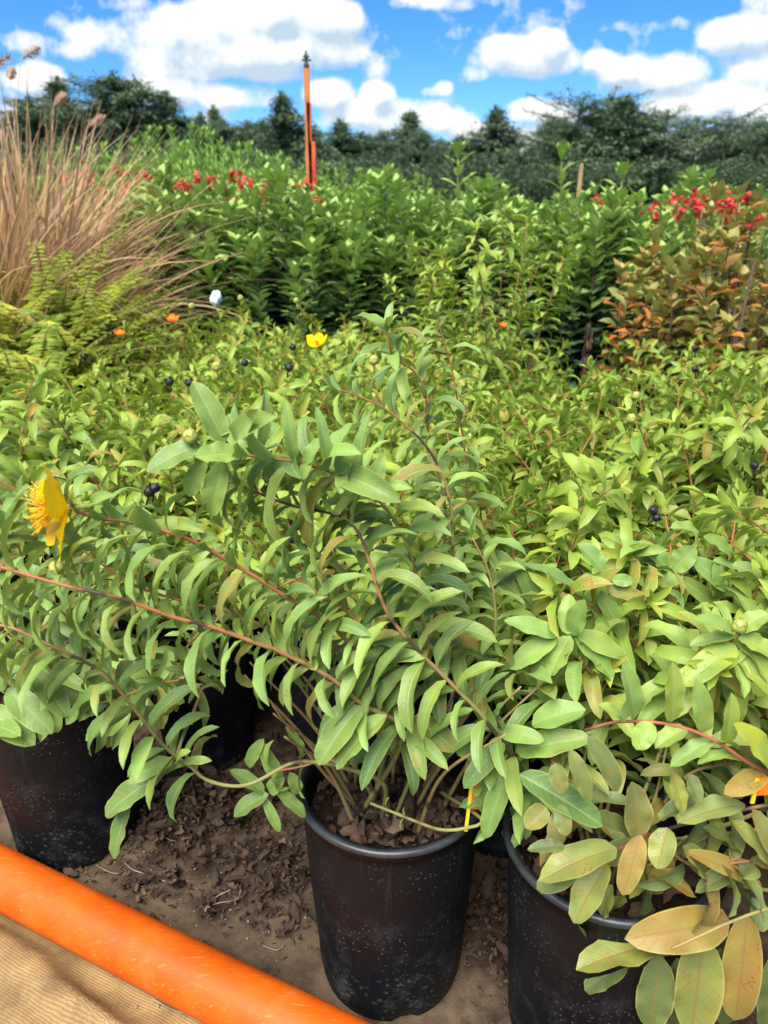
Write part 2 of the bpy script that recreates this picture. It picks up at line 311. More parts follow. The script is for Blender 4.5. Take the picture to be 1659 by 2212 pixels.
def pot_mat():
    m, t, out = new_mat('black_pot_plastic'); oc = N(t, 'ShaderNodeTexCoord').outputs['Object']
    sep = N(t, 'ShaderNodeSeparateXYZ'); t.links.new(oc, sep.inputs[0])
    nz = noise(t, 9, 6, .65, oc); n2 = noise(t, 26, 5, .7, oc)
    c = ramp(t, nz, [(.3, (.0032, .0040, .0048)), (.55, (.0058, .0068, .0078)), (.8, (.0095, .0098, .0105))])
    dust = ramp(t, n2, [(.52, (0, 0, 0)), (.78, (1, 1, 1))])
    low = ramp(t, M_(t, 'MULTIPLY', sep.outputs[2], 4), [(.0, (1,) * 3), (.28, (.28,) * 3), (.8, (.10,) * 3)])
    c = mix(t, M_(t, 'MULTIPLY', dust, low), c, (.085, .09, .088))
    vo = N(t, 'ShaderNodeTexVoronoi', feature='F1', i_Scale=190.0, i_Randomness=1.0); t.links.new(oc, vo.inputs['Vector'])
    spk = ramp(t, vo.outputs['Distance'], [(.10, (1,) * 3), (.24, (0,) * 3)])
    gate = ramp(t, noise(t, 14, 3, .6, oc), [(.47, (0,) * 3), (.62, (1,) * 3)])
    c = mix(t, M_(t, 'MULTIPLY', M_(t, 'MULTIPLY', spk, gate), .6), c, (.13, .13, .115))
    v2 = N(t, 'ShaderNodeTexVoronoi', feature='F1', i_Scale=95.0); wob = N(t, 'ShaderNodeVectorMath', operation='MULTIPLY_ADD'); wob.inputs[1].default_value = (.012,) * 3
    nn_ = N(t, 'ShaderNodeTexNoise', i_Scale=60.0); t.links.new(oc, nn_.inputs['Vector']); t.links.new(nn_.outputs['Color'], wob.inputs[0]); t.links.new(oc, wob.inputs[2]); t.links.new(wob.outputs[0], v2.inputs['Vector'])
    sp2 = ramp(t, v2.outputs['Distance'], [(.14, (1,) * 3), (.30, (0,) * 3)]); g2_ = ramp(t, M_(t, 'ADD', noise(t, 6, 4, .6, oc), M_(t, 'MULTIPLY', sep.outputs[2], -.35)), [(.40, (0,) * 3), (.56, (1,) * 3)])
    c = mix(t, M_(t, 'MULTIPLY', M_(t, 'MULTIPLY', sp2, g2_), .5), c, (.085, .085, .075))
    mp = N(t, 'ShaderNodeMapping'); mp.inputs['Scale'].default_value = (70, 70, 6); t.links.new(oc, mp.inputs[0])
    st = ramp(t, noise(t, 1, 3, .6, mp.outputs[0]), [(.60, (0,) * 3), (.75, (1,) * 3)])
    c = mix(t, M_(t, 'MULTIPLY', st, .16), c, (.08, .075, .065))
    hz = M_(t, 'ADD', n2, M_(t, 'MULTIPLY', spk, .6))
    t.links.new(principled(t, c, M_(t, 'MULTIPLY_ADD', n2, .35, .36), .15, bump(t, hz, .25, .0008)), out.inputs[0]); return m
M['pot'] = pot_mat()
M['rim'] = two_tone('pot_rim_plastic', (.012, .014, .015), (.036, .042, .043), 34, .4, .5, .15, .0006)
M['soil'] = two_tone('potting_soil', (.012, .008, .006), (.05, .03, .021), 80, .95, .1, .9, .006)
def cloth_mat():
    m, t, out = new_mat('woven_ground_cloth'); oc = N(t, 'ShaderNodeTexCoord').outputs['Object']
    mp = N(t, 'ShaderNodeMapping'); mp.inputs['Rotation'].default_value = (0, 0, R(26)); t.links.new(oc, mp.inputs[0])
    dis = noise(t, 18, 2, .5, oc); sp = N(t, 'ShaderNodeSeparateXYZ'); t.links.new(mp.outputs[0], sp.inputs[0])
    fx, fy = 1400.0, 950.0
    a = M_(t, 'SINE', M_(t, 'MULTIPLY_ADD', sp.outputs[0], fx, M_(t, 'MULTIPLY', dis, 9))); b = M_(t, 'SINE', M_(t, 'MULTIPLY_ADD', sp.outputs[1], fy, M_(t, 'MULTIPLY', dis, 7)))
    wv = M_(t, 'MULTIPLY_ADD', M_(t, 'MAXIMUM', M_(t, 'ABSOLUTE', a), M_(t, 'ABSOLUTE', b)), 1, 0)
    big = noise(t, 5.5, 7, .68, oc); mid = noise(t, 30, 5, .65, oc)
    pipe_side = M_(t, 'ADD', M_(t, 'MULTIPLY', sp.outputs[1], 1.0), 0.0)   # lighter cloth on the walkway side of the pipe, darker on the pot side
    pot_side = ramp(t, M_(t, 'ADD', M_(t, 'MULTIPLY', pipe_side, 5.5), M_(t, 'MULTIPLY_ADD', big, .5, -2.75)), [(0.0, (0,) * 3), (.35, (1,) * 3)])
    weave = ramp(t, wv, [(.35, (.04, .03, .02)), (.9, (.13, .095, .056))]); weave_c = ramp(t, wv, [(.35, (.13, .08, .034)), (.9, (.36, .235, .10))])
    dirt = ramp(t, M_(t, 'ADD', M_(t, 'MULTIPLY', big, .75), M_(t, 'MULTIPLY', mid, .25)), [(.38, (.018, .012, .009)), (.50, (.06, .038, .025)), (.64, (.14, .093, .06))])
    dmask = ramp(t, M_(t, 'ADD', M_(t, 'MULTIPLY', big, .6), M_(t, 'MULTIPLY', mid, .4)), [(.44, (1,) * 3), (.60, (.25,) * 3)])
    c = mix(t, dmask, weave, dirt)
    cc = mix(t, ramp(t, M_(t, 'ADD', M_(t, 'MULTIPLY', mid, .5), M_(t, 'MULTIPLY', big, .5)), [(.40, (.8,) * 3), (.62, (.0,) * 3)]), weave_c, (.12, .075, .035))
    c = mix(t, pot_side, cc, c)
    h = M_(t, 'ADD', M_(t, 'MULTIPLY', wv, .5), M_(t, 'MULTIPLY', mid, 1.4))
    t.links.new(principled(t, c, .88, .15, bump(t, h, .7, .0016)), out.inputs[0]); return m
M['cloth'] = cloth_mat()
M['ground'] = two_tone('bare_soil', (.05, .034, .022), (.12, .085, .055), 2.2, .95, .1, .5, .02)
def pipe_mat():
    m, t, out = new_mat('orange_pipe_plastic'); oc = N(t, 'ShaderNodeTexCoord').outputs['Object']
    nz = noise(t, 14, 6, .65, oc); c = ramp(t, nz, [(.25, (.42, .056, .0015)), (.5, (.52, .080, .002)), (.78, (.58, .105, .002))])
    mp = N(t, 'ShaderNodeMapping'); mp.inputs['Rotation'].default_value = (0, 0, R(30)); mp.inputs['Scale'].default_value = (34, 420, 220); t.links.new(oc, mp.inputs[0])
    sc_ = ramp(t, noise(t, 1, 3, .6, mp.outputs[0]), [(.60, (0,) * 3), (.74, (1,) * 3)])
    c = mix(t, M_(t, 'MULTIPLY', sc_, .38), c, (.82, .30, .07))
    dz = ramp(t, noise(t, 7, 7, .72, oc), [(.52, (0,) * 3), (.70, (1,) * 3)]); c = mix(t, M_(t, 'MULTIPLY', dz, .45), c, (.34, .13, .045))
    dk = ramp(t, noise(t, 55, 5, .7, oc), [(.60, (0,) * 3), (.76, (1,) * 3)]); c = mix(t, M_(t, 'MULTIPLY', dk, .5), c, (.30, .035, .004))
    t.links.new(principled(t, c, M_(t, 'MULTIPLY_ADD', nz, .3, .36), .28, bump(t, nz, .12, .001)), out.inputs[0]); return m
M['pipe'] = pipe_mat()
M['petal'] = leaf_mat('yellow_petal', (.86, .50, .001), (.95, .62, .002), (.95, .62, .0), (.9, .45, .005), (.9, .5, .0), (.9, .6, .0), .35, .45, 1.05, veins=False)
M['red_petal'] = leaf_mat('red_petal', (.40, .012, .02), (.68, .045, .06), (.75, .10, .08), (.4, .02, .03), (.6, .03, .03), (.6, .03, .03), .25, .5, 1.1, veins=False)
M['orange_petal'] = leaf_mat('orange_petal', (.62, .09, .005), (.75, .16, .006), (.8, .25, .01), (.6, .08, .01), (.8, .2, .01), (.8, .2, .01), .3, .5, 1.1, veins=False)
M['stamen'] = two_tone('stamen_filament', (.70, .36, .01), (.92, .66, .02), 90, .5)
M['anther'] = two_tone('anther', (.62, .24, .01), (.85, .48, .015), 200, .7)
M['bud'] = two_tone('green_bud', (.22, .26, .05), (.42, .42, .10), 120, .5, .3, .2, .001)
M['capsule'] = two_tone('dry_seed_capsule', (.006, .006, .008), (.03, .028, .03), 120, .55, .4)
M['white'] = two_tone('white_plastic', (.62, .68, .72), (.82, .84, .86), 30, .5)
M['post'] = two_tone('orange_timber', (.18, .055, .018), (.50, .17, .045), 5, .75, .2, .5, .004, c3=(.64, .24, .05))
M['post_red'] = two_tone('red_painted_timber', (.34, .028, .018), (.55, .08, .03), 7, .65, .25, .4, .003, c3=(.62, .19, .05))
M['iron'] = two_tone('dark_iron', (.02, .026, .022), (.06, .07, .06), 20, .6)
M['stake'] = two_tone('weathered_stake', (.30, .20, .10), (.48, .33, .16), 14, .85, .15)
M['tag_orange'] = two_tone('orange_tag_plastic', (.72, .13, .01), (.82, .20, .01), 40, .4)
M['tag_yellow'] = two_tone('yellow_tag_plastic', (.70, .50, .02), (.80, .60, .03), 40, .4)
M['root'] = two_tone('dry_root', (.14, .09, .06), (.36, .28, .20), 60, .8)
M['pebble'] = two_tone('pebble', (.10, .08, .055), (.34, .27, .17), 100, .8)

# ------------------------------------------------------------------ the ground
def ground():
    mb = MB(); xs = np.concatenate([-np.geomspace(900, 4, 14), np.linspace(-3, 3, 13), np.geomspace(4, 900, 14)])
    ys = np.concatenate([[-60, -20, -6], np.linspace(-2, 8, 21), np.geomspace(10, 1500, 18)])
    X, Y = np.meshgrid(xs, ys, indexing='ij')
    Z = np.where(np.hypot(X, Y) > 9, .12 * np.sin(X * .13) * np.cos(Y * .11), 0) - .004
    mb.add(np.stack([X, Y, Z], -1), grid_quads(len(xs), len(ys))); o = mb.build('ground', M['ground']); tag(o, kind='structure')
    n = 240; x = np.linspace(-1.3, 1.3, n); y = np.linspace(-.1, 2.0, n); X, Y = np.meshgrid(x, y, indexing='ij')
    a = R(26); w = X * math.sin(a) + Y * math.cos(a); l = X * math.cos(a) - Y * math.sin(a)
    Z = .004 + .0016 * np.sin(l * 9 + 2 * np.sin(w * 11)) * np.cos(w * 13) + .0010 * np.sin(l * 37 + 3 * np.sin(w * 21))
    for (px, py, dx, dy, wd, hh) in ((40, 2110, .95, -.45, .012, .019), (180, 2190, .9, -.55, .010, .015), (-60, 2040, .8, -.7, .010, .012)):
        c = G(px, py); s = (X - c[0]) * -dy + (Y - c[1]) * dx; tt = (X - c[0]) * dx + (Y - c[1]) * dy
        Z = Z + hh * np.exp(-(s + .01 * np.sin(tt * 14)) ** 2 / (2 * wd * wd)) * np.exp(-np.clip(np.abs(tt) - .12, 0, 9) ** 2 / .02) * (w < .44)
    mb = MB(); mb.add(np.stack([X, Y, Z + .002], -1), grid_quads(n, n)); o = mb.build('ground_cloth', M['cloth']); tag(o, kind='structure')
ground()
PA = R(26); E1 = np.array([math.cos(PA), -math.sin(PA), 0]); E2 = np.array([math.sin(PA), math.cos(PA), 0])
def pipe():
    mb = MB(); r = .035; t = np.linspace(-1.6, 1.2, 120); c0 = np.array([0, .52, r + .005])
    path = c0 + t[:, None] * E1 + np.stack([0 * t, 0 * t, .0012 * np.sin(t * 5)], 1)
    tube(mb, path, r, 64); o = mb.build('pipe', M['pipe']); tag(o, 'scuffed orange plastic pipe lying across the ground cloth in front of the pots', 'pipe')
pipe()

# ------------------------------------------------------------------ potted shrubs of the front row
PH, PR, PB = .28, .10, .078
def pot_parts(parent, notch=0.0, K=96):
    mb = MB()
    def zf(V, a):
        for k in range(4):
            da = np.abs((a - notch - k * math.pi / 2 + math.pi) % (2 * math.pi) - math.pi)
            lift = np.clip(1 - (da / .17) ** 6, 0, 1)
            V[0, :, 2] += .009 * lift; V[1, :, 2] += .007 * lift; V[2, :, 2] += .003 * lift
            for row in (0, 1, 2, 3): V[row, :, :2] *= (1 - .035 * lift)[:, None]
        V[:, :, :2] *= (1 + .004 * np.sin(3 * a + 1))[None, :, None]
        return V
    lathe(mb, [(.0805, .0), (.0815, .001), (.083, .009), (.0855, .020), (.0865, .034), (.0875, .06), (.0925, .13), (.0965, .20), (.0985, .252), (.0990, .262), (.1002, .2625), (.1006, .276), (.0965, .279), (.0945, .262), (.0915, .225)], K, zfun=zf)
    pot = mb.build('pot', M['pot'], parent)
    mb = MB(); rim = [(.1006, .2705)] + [(.1018 + .0042 * math.cos(x), .2755 + .0042 * math.sin(x)) for x in np.linspace(-1.5, 2.6, 9)] + [(.0978, .2765), (.0960, .272)]
    lathe(mb, rim, K); mb.build('rim', M['rim'], pot)
    mb = MB(); rr = [(0.0005, .240), (.02, .243), (.045, .239), (.07, .240), (.0935, .236)]
    def zf2(V, a): V[:, :, 2] += .004 * np.sin(5 * a + np.arange(len(rr))[:, None] * 2.1); return V
    lathe(mb, rr, 32, zfun=zf2); mb.build('soil', M['soil'], parent)
def litter(mb, cen, n, spread, size, zj, flat=.6, curl=1.6, gen=rng, rmax=None):
    o_ = gen.normal(0, 1, (n, 3)) * np.array([*spread, 0])
    if rmax: r_ = np.linalg.norm(o_, axis=1, keepdims=True); o_ = o_ * np.minimum(1, rmax / (r_ + 1e-9))
    b = np.asarray(cen) + o_; b[:, 2] += gen.random(n) * zj
    d = unit(gen.normal(0, 1, (n, 3)) * np.array([1, 1, .35 if flat > .5 else .8])); nn = unit(gen.normal(0, 1, (n, 3)) * (1 - flat) + np.array([0, 0, 1]) * flat)
    L = size * (.6 + .8 * gen.random(n))
    leaves(mb, b, d, nn, L, L * (.32 + .25 * gen.random(n)), gen.normal(0, curl, n), np.clip(gen.normal(.35, .35, n), -.4, .8), 9, 4, 'ell', np.stack([gen.random(n), gen.random(n) ** 3 * .8, gen.random(n)], 1), wave=.55, twist=gen.normal(0, 1.0, n), gen=gen)
def branch_leaves(mb, path, s0, spacing, Lf, ratio, ang, curl, tintf, gen, roll0=0., T=7, U=4, rolljit=.16, sag=.15, prof='ell', endgap=.004, jit=.07, tworank=.0):
    seg = np.linalg.norm(np.diff(path, axis=0), axis=1); S = np.concatenate([[0], np.cumsum(seg)]); tot = S[-1]
    tg, sd, bn = frames(path); nodes = []; s = s0 * tot
    while s < tot - endgap:
        nodes.append(s); s += spacing * (1.1 - .45 * (s / tot) + .2 * (gen.random() - .5))
    B = []; D = []; NN = []; L = []; TT = []; CU = []
    for k, s in enumerate(nodes):
        i = min(np.searchsorted(S, s), len(path) - 1); t = tg[i]; f = s / tot
        hs_ = np.cross(t, [0, 0, 1.]); hs_ = unit(hs_) if np.linalg.norm(hs_) > .15 else sd[i]
        hb = np.cross(hs_, t)
        roll = roll0 + (k % 2) * (math.pi / 2 - tworank) + gen.normal(0, rolljit)
        for sg in (0, math.pi):
            if gen.random() < .06: continue
            r = roll + sg; rad = hs_ * math.cos(r) + hb * math.sin(r)
            a = ang(f) + gen.normal(0, jit)
            d = math.cos(a) * t + math.sin(a) * rad + np.array([0, 0, -sag]); n = math.sin(a) * t - math.cos(a) * rad
            B.append(path[i] + rad * .001); D.append(d); NN.append(n + gen.normal(0, .12, 3) + np.array([0, -.22, .38])); L.append(Lf(f) * (.72 + .5 * gen.random())); TT.append(tintf(f, gen)); CU.append(curl(f) * (.6 + .8 * gen.random()))
    if not B: return
    B, D, NN, L, CU = map(np.array, (B, D, NN, L, CU)); n_ = len(B)
    leaves(mb, B, D, NN, L, L * ratio * (.85 + .3 * gen.random(n_)), CU, .32 + .2 * gen.random(n_), T, U, prof, np.array(TT), wave=.16, twist=gen.normal(0, .22, n_), gen=gen)
def px_path(pts): return spline([P(*p) if len(p) == 3 else np.array(p[:3], float) for p in pts], .005)
LEAN = lambda f: 1.02 - .25 * f
def front_tint(f, g): return (np.clip(.45 + .35 * g.normal(), 0, 1), np.clip(g.normal(.05, .14) + .12 * (f - .5), 0, .7), np.clip(g.normal(.18, .2), 0, .85))
def hero_branch(root, pts, r0=.0032, r1=.0013, s0=.12, spacing=.024, L0=.052, L1=.036, ratio=.235, curl=(1.35, 1.7), seed=1, mat='leaf', redfrom=.35, tintf=front_tint, roll0=.4, tip=True, dark=0., prof='ell', tworank=.35):
    g = np.random.default_rng(seed); path = px_path(pts)
    mb = MB(); f = np.linspace(0, 1, len(path))
    tt = np.stack([np.clip((f - redfrom) / .55, 0, 1), 0 * f, np.full(len(f), dark)], 1)
    rad = .82 * (r0 + (r1 - r0) * f); seg = np.concatenate([[0], np.cumsum(np.linalg.norm(np.diff(path, axis=0), axis=1))]); rad = rad * (1 + .16 * np.exp(-((seg % spacing) / .003) ** 2))
    tube(mb, path, rad, 8, tt, 8)
    br = mb.build('branch', M['stem'], root, root.location)
    mb = MB()
    branch_leaves(mb, path, s0, spacing, lambda q: 1.2 * (L0 + (L1 - L0) * q) * min(1, .55 + q * 3), ratio, LEAN, lambda q: curl[0] + (curl[1] - curl[0]) * q, tintf, g, roll0, T=9, U=4, prof=prof, tworank=tworank)
    if tip:
        t = unit(path[-1] - path[-4]); n = 6; a = np.arange(n) * 2.4 + 1; s = unit(np.cross(t, [0.1, 0, 1.])); b = np.cross(s, t)
        d = t * .95 + .38 * (s * np.cos(a)[:, None] + b * np.sin(a)[:, None]); nn = t - d * .4
        leaves(mb, np.repeat(path[-1:], n, 0), d, nn, L1 * np.linspace(.75, .3, n), L1 * .26 * np.linspace(.8, .4, n), .7, .4, 7, 4, 'ell', np.tile([[.65, .12, .22]], (n, 1)), wave=.1, gen=g)
    if mb.v: mb.build('foliage', M[mat], br, root.location)
    return br, path
def cr(k, x, y):
    ox, oy = {1: (0, 0), 2: (1250, 0), 3: (0, 900), 4: (1250, 900), 5: (0, 1500), 6: (1250, 1500), 7: (0, 2333), 8: (1250, 2333)}[k]
    return (ox + x * .7535) * .6636, (oy + y * .7535) * .6636
def single_leaves(mb, k, rows, Yb, gen, mat_tint=None, fold=.3, prof='ell'):
    """leaves given one by one: root, tip, width (in the units of a close view), bend, depth of root and tip"""
    for row in rows:
        x0, y0, x1, y1, wpx = row[:5]; curl = row[5] if len(row) > 5 else .5; dY = row[6] if len(row) > 6 else -.012; t = row[7] if len(row) > 7 else None; Y0 = row[8] if len(row) > 8 else Yb
        a = P(*cr(k, x0, y0), Y0); b = P(*cr(k, x1, y1), Y0 + dY)
        Z = (a - np.array([0, 0, H])) @ FW; wd = wpx * .5 / F * Z * .95
        ch = b - a; cl = np.linalg.norm(ch); ch = ch / cl; tocam = unit(np.array([0, 0, H]) - (a + b) / 2)
        n = unit(tocam * .75 + np.array([0, 0, .7]) + gen.normal(0, .22, 3)); n = unit(n - ch * (n @ ch))
        h = curl / 2; d0 = ch * math.cos(h) + n * math.sin(h); n0 = n * math.cos(h) - ch * math.sin(h)
        L = cl * (h / math.sin(h) if abs(h) > 1e-3 else 1)
        tn = t if t is not None else mat_tint(gen)
        leaves(mb, a[None], d0[None], n0[None], L, wd, curl, fold + gen.normal(0, .08), 13, 8, prof, np.array([tn]), wave=.14, twist=gen.normal(0, .12), gen=gen)
def shrub_root(x, y, label):
    r = empty('potted_shrub', (x, y, 0)); tag(r, label, 'shrub', 'potted shrubs of the flowering block'); return r
def stub_stems(root, n, g, reach=.10, h=.2):
    """the woody lower stems that stand in the pot, each its own part"""
    for k in range(n):
        a = g.random() * 6.28; r0 = .015 + .04 * g.random(); c = np.array([root.location.x, root.location.y, .24])
        p0 = c + np.array([math.cos(a), math.sin(a), 0]) * r0; p1 = p0 + np.array([math.cos(a) * reach * .4, math.sin(a) * reach * .4, h * .55]); p2 = p0 + np.array([math.cos(a + .2) * reach, math.sin(a + .2) * reach, h])
        path = spline([p0, p1 + g.normal(0, .006, 3), p2], .01); mb = MB(); tube(mb, path, np.linspace(.0027, .0009, len(path)), 7, [.22 + .2 * g.random(), 0, .1])
        mb.build('stem', M['stem'], root, root.location)
def bud(parent, p, d, r=.006, off=(0, 0, 0), mat='bud', name='bud'):
    mb = MB(); d = unit(d); s = unit(np.cross(d, [.3, .1, 1])); b = np.cross(s, d)
    pr = [(.15, -.1), (.6, .12), (.95, .5), (1.0, .95), (.82, 1.45), (.45, 1.8), (.06, 1.95)]
    K = 15; a = np.arange(K) * 2 * math.pi / K; V = []
    for rr, z in pr: V.append(np.asarray(p) + d * z * r + (s * np.cos(a)[:, None] + b * np.sin(a)[:, None]) * (rr * r * (1 + .08 * np.cos(5 * a)))[:, None])
    mb.add(np.array(V), grid_quads(len(pr), K, True))
    for k in range(5):
        x = k * 1.2566; rad = s * math.cos(x) + b * math.sin(x)
        leaves(mb, (np.asarray(p) + rad * r * .5)[None], (rad * .8 + d)[None], (d * .8 - rad)[None], r * 1.9, r * 1.1, -1.0 if mat == 'bud' else -.4, .3, 5, 2)
    mb.add(*(lambda q: (q, [[0, 1, 2, 3]]))(np.array([p - d * r * .2 + s * .001, p - d * r * .2 - s * .001, p + d * r * .2 - s * .001, p + d * r * .2 + s * .001])))
    path = np.array([np.asarray(p) - d * r * 2, np.asarray(p) - d * r * 1., np.asarray(p)]); tube(mb, path, r * .18, 6)
    return mb.build(name, M[mat], parent, off)
def blossom(parent, c, ax, rad, off, n=5, mat='petal', cup=.35, stam=140, droop=None, g=rng):
    """a rose-of-sharon flower: petals, a brush of stamens, green sepals"""
    ax = unit(ax); s = unit(np.cross(ax, [0.2, .1, 1.])); b = np.cross(s, ax)
    fl = None
    mb = MB()
    for k in range(5):
        x = k * 1.2566 + .6; rd = s * math.cos(x) + b * math.sin(x)
        leaves(mb, np.asarray(c)[None] - ax * .003, (rd + ax * .1)[None], (ax)[None], rad * .38, rad * .28, .3, .3, 5, 2, tint=[.6, .1, .1])
    tube(mb, np.array([c - ax * rad * .45, c - ax * rad * .2, c]), rad * .06, 7)
    fl = mb.build('flower', M['bud'], parent, off)
    for k in range(n):
        x = k * 2 * math.pi / n; rd = s * math.cos(x) + b * math.sin(x); mb = MB()
        cu = -.5 if droop is None else droop[k]
        leaves(mb, (np.asarray(c) + rd * rad * .06)[None], (rd + ax * cup)[None], (ax - rd * cup)[None], rad * (1 + .1 * g.normal()), rad * .80, cu, .12, 11, 8, 'obl', tint=[.3 + .4 * g.random(), .2, .0], wave=.10, twist=g.normal(0, .12), gen=g)
        mb.build('petal', M[mat], fl, off)
    if stam:
        mb = MB(); mh = MB()
        for k in range(stam):
            th = math.acos(1 - .26 * g.random()); ph = g.random() * 6.28; d = ax * math.cos(th) + (s * math.cos(ph) + b * math.sin(ph)) * math.sin(th)
            e = c + d * rad * (.50 + .25 * g.random()) ; m_ = c + (d + ax * .25) * rad * .35
            tube(mb, np.array([c + d * rad * .05, m_, e]), rad * .008, 4)
            pr = unit(g.normal(0, 1, 3)) * rad * .03; tube(mh, np.array([e - pr, e, e + pr]), [rad * .006, rad * .013, rad * .006], 5)
        mb.build('stamen_brush', M['stamen'], fl, off); mh.build('anther_tips', M['anther'], fl, off)
    return fl

# centre pot and its long arching branches
cen = shrub_root(.008, .68, 'shrub with long arching red-stemmed branches in the middle black pot, dead leaves round its stems')
pot_parts(cen, .2)
g = np.random.default_rng(11)
mb = MB(); litter(mb, (.008, .68, .243), 150, (.042, .042), .027, .022, .35, 1.5, g, .068)
b_ = np.array([[-.03, .612, .25], [-.005, .622, .245], [.045, .618, .247], [-.045, .635, .25]]); litter(mb, (-.012, .645, .252), 18, (.035, .02), .040, .012, .25, 1.9, g, .045)
mb.build('dead_leaves', M['litter'], cen, cen.location)
stub_stems(cen, 20, g, .11, .20)
bx = lambda dx, dy, z=.245: (.008 + dx, .68 + dy, z, 0)
hero_branch(cen, [bx(.05, .0), (1128, 1700, .625), (1060, 1570, .60), (980, 1482, .595), (900, 1402, .59), (835, 1320, .59), (797, 1210, .60), (780, 1162, .605), (755, 1127, .61), (722, 1111, .615), (630, 1092, .625), (550, 1062, .635), (490, 1037, .64)], .0036, .0011, .14, .0162, .056, .046, seed=1, dark=.35)
bB, pB = hero_branch(cen, [bx(.02, .02), (925, 1450, .655), (912, 1330, .645), (895, 1230, .64), (872, 1160, .635), (829, 1093, .63), (775, 1053, .625), (710, 1017, .62), (635, 997, .61), (520, 982, .60)], .0034, .0013, .38, .0162, .05, .060, .25, seed=2, redfrom=.6, roll0=1.2, tip=False)
hero_branch(cen, [bx(.03, .035), (975, 1400, .73), (974, 1257, .74), (979, 1197, .745), (974, 1097, .75), (954, 1022, .75), (919, 962, .75), (879, 922, .75), (829, 882, .745), (764, 852, .74), (728, 842, .735)], .0034, .0010, .34, .0162, .048, .034, seed=3, dark=.2, redfrom=.5)
hero_branch(cen, [bx(.0, .05), (935, 1330, .80), (962, 1130, .82), (945, 1010, .83), (924, 922, .83), (919, 847, .83), (894, 802, .83), (849, 767, .82), (838, 715, .815)], .0032, .0011, .35, .0162, .05, .044, seed=4, roll0=.2, redfrom=.4)
hero_branch(cen, [bx(.06, .05), (1010, 1250, .9), (1008, 1030, .93), (994, 907, .94), (979, 812, .95), (959, 737, .95), (944, 690, .95)], .0032, .0010, .3, .0162, .056, .036, seed=5, roll0=.9, redfrom=.3)
bF, pF = hero_branch(cen, [bx(-.02, .0), (840, 1545, .63), (760, 1400, .60), (690, 1330, .59), (620, 1290, .585), (550, 1245, .58), (490, 1210, .58), (425, 1173, .58), (350, 1145, .58), (280, 1128, .58), (215, 1120, .58), (160, 1103, .58)], .0034, .0016, .30, .0162, .054, .042, seed=6, redfrom=.3, roll0=1.0, tip=False, prof='ell')
hero_branch(cen, [bx(-.035, -.02), (870, 1590, .60), (780, 1520, .575), (715, 1465, .565), (605, 1408, .555), (550, 1388, .55), (460, 1355, .545), (380, 1335, .54), (310, 1310, .535), (250, 1290, .53), (200, 1278, .53), (140, 1265, .53), (35, 1235, .53), (-40, 1212, .53)], .0036, .0014, .24, .0162, .056, .044, seed=7, dark=.15, redfrom=.25)
hero_branch(cen, [bx(-.04, .02), (760, 1500, .66), (640, 1400, .66), (520, 1330, .655), (400, 1300, .65), (280, 1260, .645), (180, 1190, .64), (90, 1150, .64)], .003, .0011, .36, .0162, .05, .04, seed=17, redfrom=.35, roll0=.8)
hero_branch(cen, [bx(.0, -.035), (905, 1610, .615), (860, 1500, .60), (820, 1440, .60), (800, 1390, .60), (770, 1340, .60), (700, 1290, .60), (640, 1250, .605)], .0028, .0011, .48, .0162, .052, .040, seed=18, redfrom=.5)
hero_branch(cen, [bx(.03, .03), (1040, 1480, .70), (1070, 1370, .70), (1060, 1250, .71), (1020, 1160, .72)], .0028, .0011, .42, .0162, .056, .044, seed=19, redfrom=.7)
# the low trailing stem that leaves the pot to the left and turns up again
bH, pH = hero_branch(cen, [bx(-.01, -.03, .25), (829, 1695, .60), (750, 1660, .585), (675, 1646, .575), (625, 1651, .57), (550, 1690, .565), (500, 1698, .56), (445, 1684, .56), (415, 1659, .56), (385, 1637, .56), (350, 1607, .555), (320, 1570, .55), (285, 1525, .545), (240, 1470, .54), (210, 1445, .54), (155, 1415, .535), (100, 1390, .53), (30, 1358, .53), (-30, 1345, .53)], .0030, .0013, .56, .0162, .054, .042, seed=8, dark=.25, redfrom=.62)
hero_branch(cen, [(378, 1635, .56), (350, 1675, .555), (320, 1710, .55), (285, 1732, .55)], .002, .0012, .95, .05, .03, .03, seed=20, tip=False)
hero_branch(cen, [(380, 1640, .56), (395, 1590, .57), (415, 1545, .59), (440, 1480, .62)], .0022, .0016, .9, .05, .035, .03, seed=21, tip=False)
hero_branch(cen, [(755, 1660, .59), (705, 1640, .6), (655, 1655, .60), (600, 1665, .595)], .0018, .0012, .6, .03, .03, .03, seed=22, tip=False)
# young runner lying over the pot's front edge
hero_branch(cen, [bx(.055, -.01, .27), (1040, 1770, .595), (1000, 1790, .59), (950, 1792, .59), (900, 1775, .59), (850, 1755, .595), (800, 1735, .60)], .0024, .0018, .8, .03, .012, .010, seed=23, redfrom=2, tip=False)
mb = MB(); g = np.random.default_rng(31)
def tintA(g): return (np.clip(.65 + .25 * g.normal(), .2, 1), np.clip(g.normal(.08, .1), 0, .5), np.clip(g.normal(.08, .1), 0, .4))
single_leaves(mb, 3, [(968, 722, 830, 452, 118, .5, .01), (1040, 768, 842, 780, 112, .3, -.02), (870, 725, 634, 845, 118, .5, -.02), (965, 800, 915, 1035, 112, .6, 0), (945, 690, 1055, 590, 95, .4, .02), (1010, 740, 1205, 640, 118, .5, .02), (880, 800, 815, 950, 90, .5, 0), (1110, 765, 1145, 495, 58, .8, 0),
   (1270, 800, 1230, 535, 60, .8, .0), (1320, 815, 1400, 700, 70, .9, 0), (1415, 830, 1365, 560, 55, .9, 0), (1470, 850, 1490, 730, 70, .9, 0), (1555, 895, 1600, 590, 66, .9, 0), (1600, 940, 1659, 770, 80, .9, 0), (1480, 855, 1470, 940, 58, 1.0, -.02), (1330, 810, 1310, 880, 50, 1, -.02)], .605, g, tintA)
